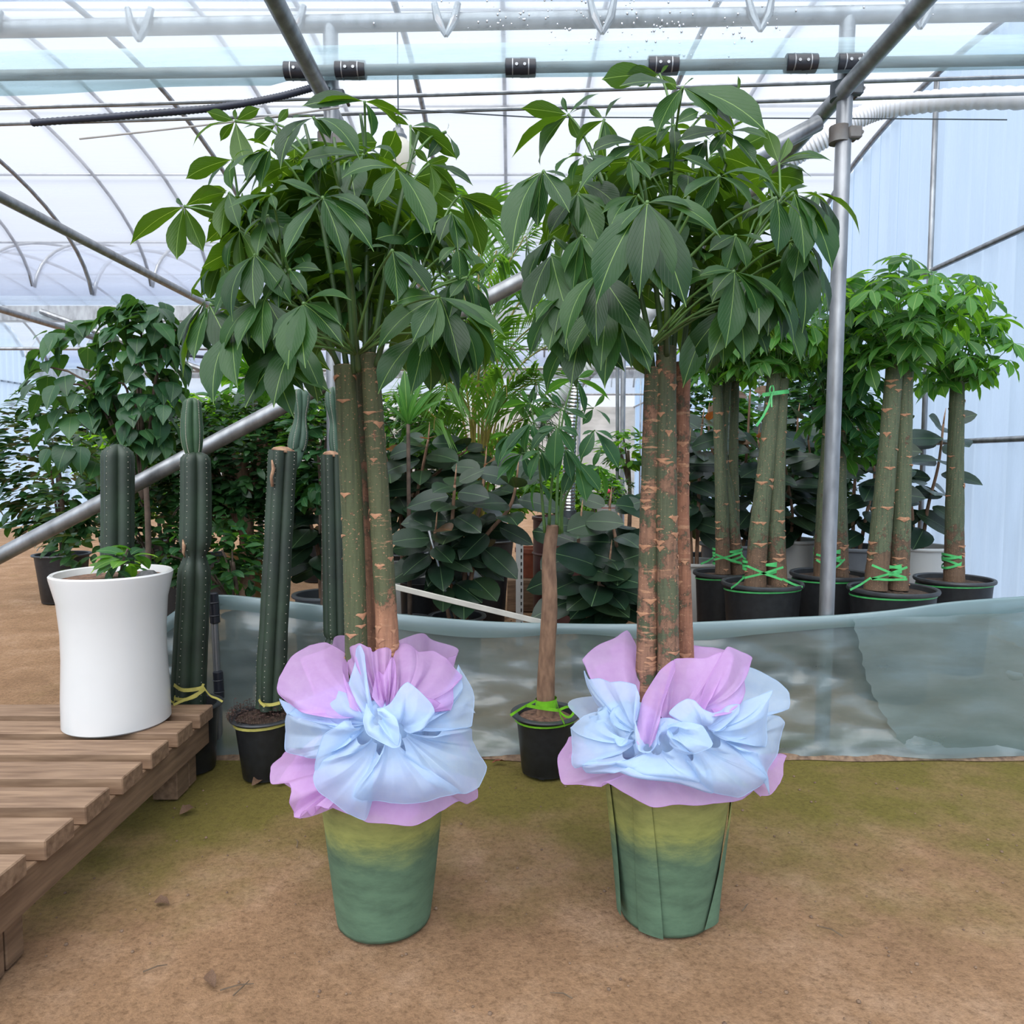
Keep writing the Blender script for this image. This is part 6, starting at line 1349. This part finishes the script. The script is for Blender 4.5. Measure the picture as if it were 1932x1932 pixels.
# the one behind the wrapped tree
b = at(634, 1440, 2.74); b = Vector((b.x - 0.01, 2.76, 0)); rt = root('column_cactus', b, 'narrow cut-topped column cactus with a waist low down, beside the green trunk', 'cactus', 'column cacti')
pot(rt, b, 0.11, 0.075, 0.22)
cactus_col(rt, [(636, 1350, 2.76), (634, 1240, 2.76), (632, 1160, 2.76), (629, 1000, 2.76), (626, 858, 2.76)], lambda t: 0.047 - 0.006 * t - 0.010 * math.exp(-((t - 0.37) / 0.02) ** 2), 'cactus', nrib=6)
cactus_col(rt, [(638, 855, 2.82), (634, 810, 2.83), (630, 770, 2.83), (628, 730, 2.84)], lambda t: 0.026 + 0.005 * math.sin(t * 10) - (0.02 * ((t - 0.85) / 0.15) ** 2 if t > 0.85 else 0), 'cactus_blue', 'side_shoot', cut=False, nrib=5)
part(G().tube(pl([(638, 855, 2.82), (640, 880, 2.80), (636, 900, 2.78)]), [0.025, 0.02, 0.015], 8), 'shoot_base', 'cactus_blue', rt, True)
# the one by the white vase
b = at(222, 1400, 2.80); b = Vector((b.x, 2.80, 0)); rt = root('column_cactus', b, 'dark round-topped column cactus close behind the white vase', 'cactus', 'column cacti')
pot(rt, b, 0.11, 0.08, 0.24)
cactus_col(rt, [(220, 1330, 2.80), (221, 1200, 2.80), (222, 1000, 2.80), (222, 838, 2.80)], lambda t: 0.060 - (0.05 * ((t - 0.93) / 0.07) ** 2 if t > 0.93 else 0), 'cactus', cut=False, nrib=6)

# ------------------------------------------------------------------ pallet bench and white vase
def bench():
    xe = -1.10; rt = root('pallet_bench', (-1.6, 2.2, 0), 'low wooden slatted pallet bench with square legs under the white vase', 'bench')
    top = 0.272; th = 0.05
    ys = [2.585 - 0.172 * k for k in range(8)]
    for k, y in enumerate(ys):
        part(G().box((xe - 0.70 + 0.004 * math.sin(k * 3), y, top - th / 2), (1.42, 0.115, th), None, 0.003), 'slat', 'wood', rt, False)
    for x in (xe - 0.035, xe - 0.70, xe - 1.36):
        part(G().box((x, 2.02, top - th - 0.048), (0.05, 1.26, 0.096), None, 0.003), 'beam', 'wood_beam', rt, False)
    for x in (xe - 0.085, xe - 1.3):
        for y in (2.50, 1.55):
            part(G().box((x, y, 0.067), (0.085, 0.09, 0.134), None, 0.003), 'leg', 'wood_beam', rt, False)
            part(G().box((x + 0.005, y + 0.085, 0.067), (0.07, 0.06, 0.134), None, 0.003), 'leg', 'wood_beam', rt, False)
    c = Vector((-1.345, 2.47, top)); vz = at(300, 1078, 2.47).z - top
    v = root('white_vase', c, 'tall waisted white glazed vase planter on the pallet bench', 'vase')
    part(G().lathe([(0.10, 0.0), (0.160, 0.0), (0.167, 0.006), (0.166, vz * 0.2), (0.160, vz * 0.45), (0.160, vz * 0.62), (0.168, vz * 0.82), (0.186, vz * 0.97), (0.187, vz * 0.99), (0.182, vz), (0.172, vz * 0.995), (0.160, vz * 0.9)], c, 64), 'vase_body', 'white_glaze', v)
    part(G().lathe([(0.001, vz * 0.965), (0.165, vz * 0.955)], c, 24), 'soil', 'fibre_soil', v)
    g = G(); rows = []
    q = at(278, 1068, 2.43)
    part(G().lathe([(0.001, 0.026), (0.02, 0.023), (0.036, 0.008), (0.036, -0.006), (0.02, -0.015), (0.001, -0.015)], (q.x, q.y, c.z + vz * 0.97), 12), 'pebble', 'pebble', v, True)
    cc = Vector((c.x + 0.05, c.y - 0.03, c.z + vz + 0.03))
    stem(v, [Vector((c.x + 0.03, c.y, c.z + vz * 0.95)), cc + Vector((0, 0, 0.0)), cc + Vector((0.02, 0, 0.05))], 0.006, 0.003)
    cloud(v, [(cc, (0.08, 0.09, 0.05), 28)], [BRI, MIDO], 0.08, 28, 55)
bench()

# ------------------------------------------------------------------ litter on the floor
def litter():
    rnd = random.Random(12)
    dl = leaf_mesh('dead_leaf', leaf_geo('oval', .45, .18, .5, .12, 4, 1.2, 3), 'dead_leaf')
    rl = leaf_mesh('dead_leaf', leaf_geo('oval', .40, .10, .6, .12, 4, 0.8, 4), 'red_leaf')
    def gp(px_, py_):
        u = (966 - py_) / F_PX; dz = -math.sin(PITCH) + u * math.cos(PITCH); dy = math.cos(PITCH) + u * math.sin(PITCH)
        return at(px_, py_, CAM_Z / -dz * dy)
    for px_, py_, L, me, lab in [(320, 1709, 0.045, dl, 'curled brown dead leaf on bare soil before the pallet bench'), (370, 1527, 0.06, dl, 'brown dead leaf on moss near the bench leg'), (500, 1474, 0.06, dl, 'crumpled dead leaf at the foot of the weedy pot'), (523, 1483, 0.05, dl, 'second crumpled dead leaf at the foot of the weedy pot'), (928, 1441, 0.055, rl, 'red-brown dead leaf lying by the film skirt'), (405, 1866, 0.05, dl, 'dry leaf scrap among twigs on bare soil')]:
        p = gp(px_, py_); a = rnd.uniform(0, 6.28)
        o = bpy.data.objects.new('dead_leaf', me); col.objects.link(o); o.matrix_basis = frame(p + Vector((0, 0, 0.004)), Vector((math.cos(a), math.sin(a), 0.05)), Vector((0, 0, 1))) @ Matrix.Scale(L, 4)
        tag(o, lab, 'leaf', 'dead leaves on the floor')
    TW = ['forked-looking twig across the dry leaf scrap', 'short twig just beside the dry leaf scrap', 'twig on bare soil out beyond the wrap flap with the front seam', 'short twig on bare soil before the pallet bench', 'pale twig on the bare soil between the two wrapped pots', 'tiny twig close to the wrapped pot with the seam', 'twig on mossy soil beside the wrapped pot without a seam']
    for ti, (px_, py_, L, a) in enumerate([(415, 1870, 0.07, 0.3), (440, 1880, 0.05, 1.2), (1590, 1768, 0.06, 2.4), (270, 1835, 0.05, 0.5), (1080, 1885, 0.05, 2.8), (1400, 1720, 0.04, 0.9), (560, 1600, 0.05, 1.9)]):
        p = gp(px_, py_); d = Vector((math.cos(a), math.sin(a), 0)) * L
        thing(G().tube([p + Vector((0, 0, 0.002)), p + d * 0.5 + Vector((0.004, 0.003, 0.005)), p + d + Vector((0, 0, 0.002))], [0.0018, 0.0016, 0.001], 5), 'twig', 'twig', TW[ti], 'twig', 'twigs on the floor')
    g = G()
    for i in range(650):
        x, y = rnd.uniform(-1.6, 1.6), rnd.uniform(0.9, 2.8); r = rnd.choice((0.001, 0.0015, 0.002, 0.0035)) * rnd.uniform(.7, 1.3)
        g.lathe([(r * 0.3, r * 0.9), (r * 1.1, r * 0.4), (r * 1.2, -r * 0.3)], (x, y, -0.001 + 0.004 * noise.noise((x * 1.7, y * 1.7, 0)) - 0.002), 5)
    tag(part(g, 'soil_crumbs', 'clod', None, True, kind='stuff'), 'loose soil crumbs and grit scattered on the floor', 'soil')
litter()
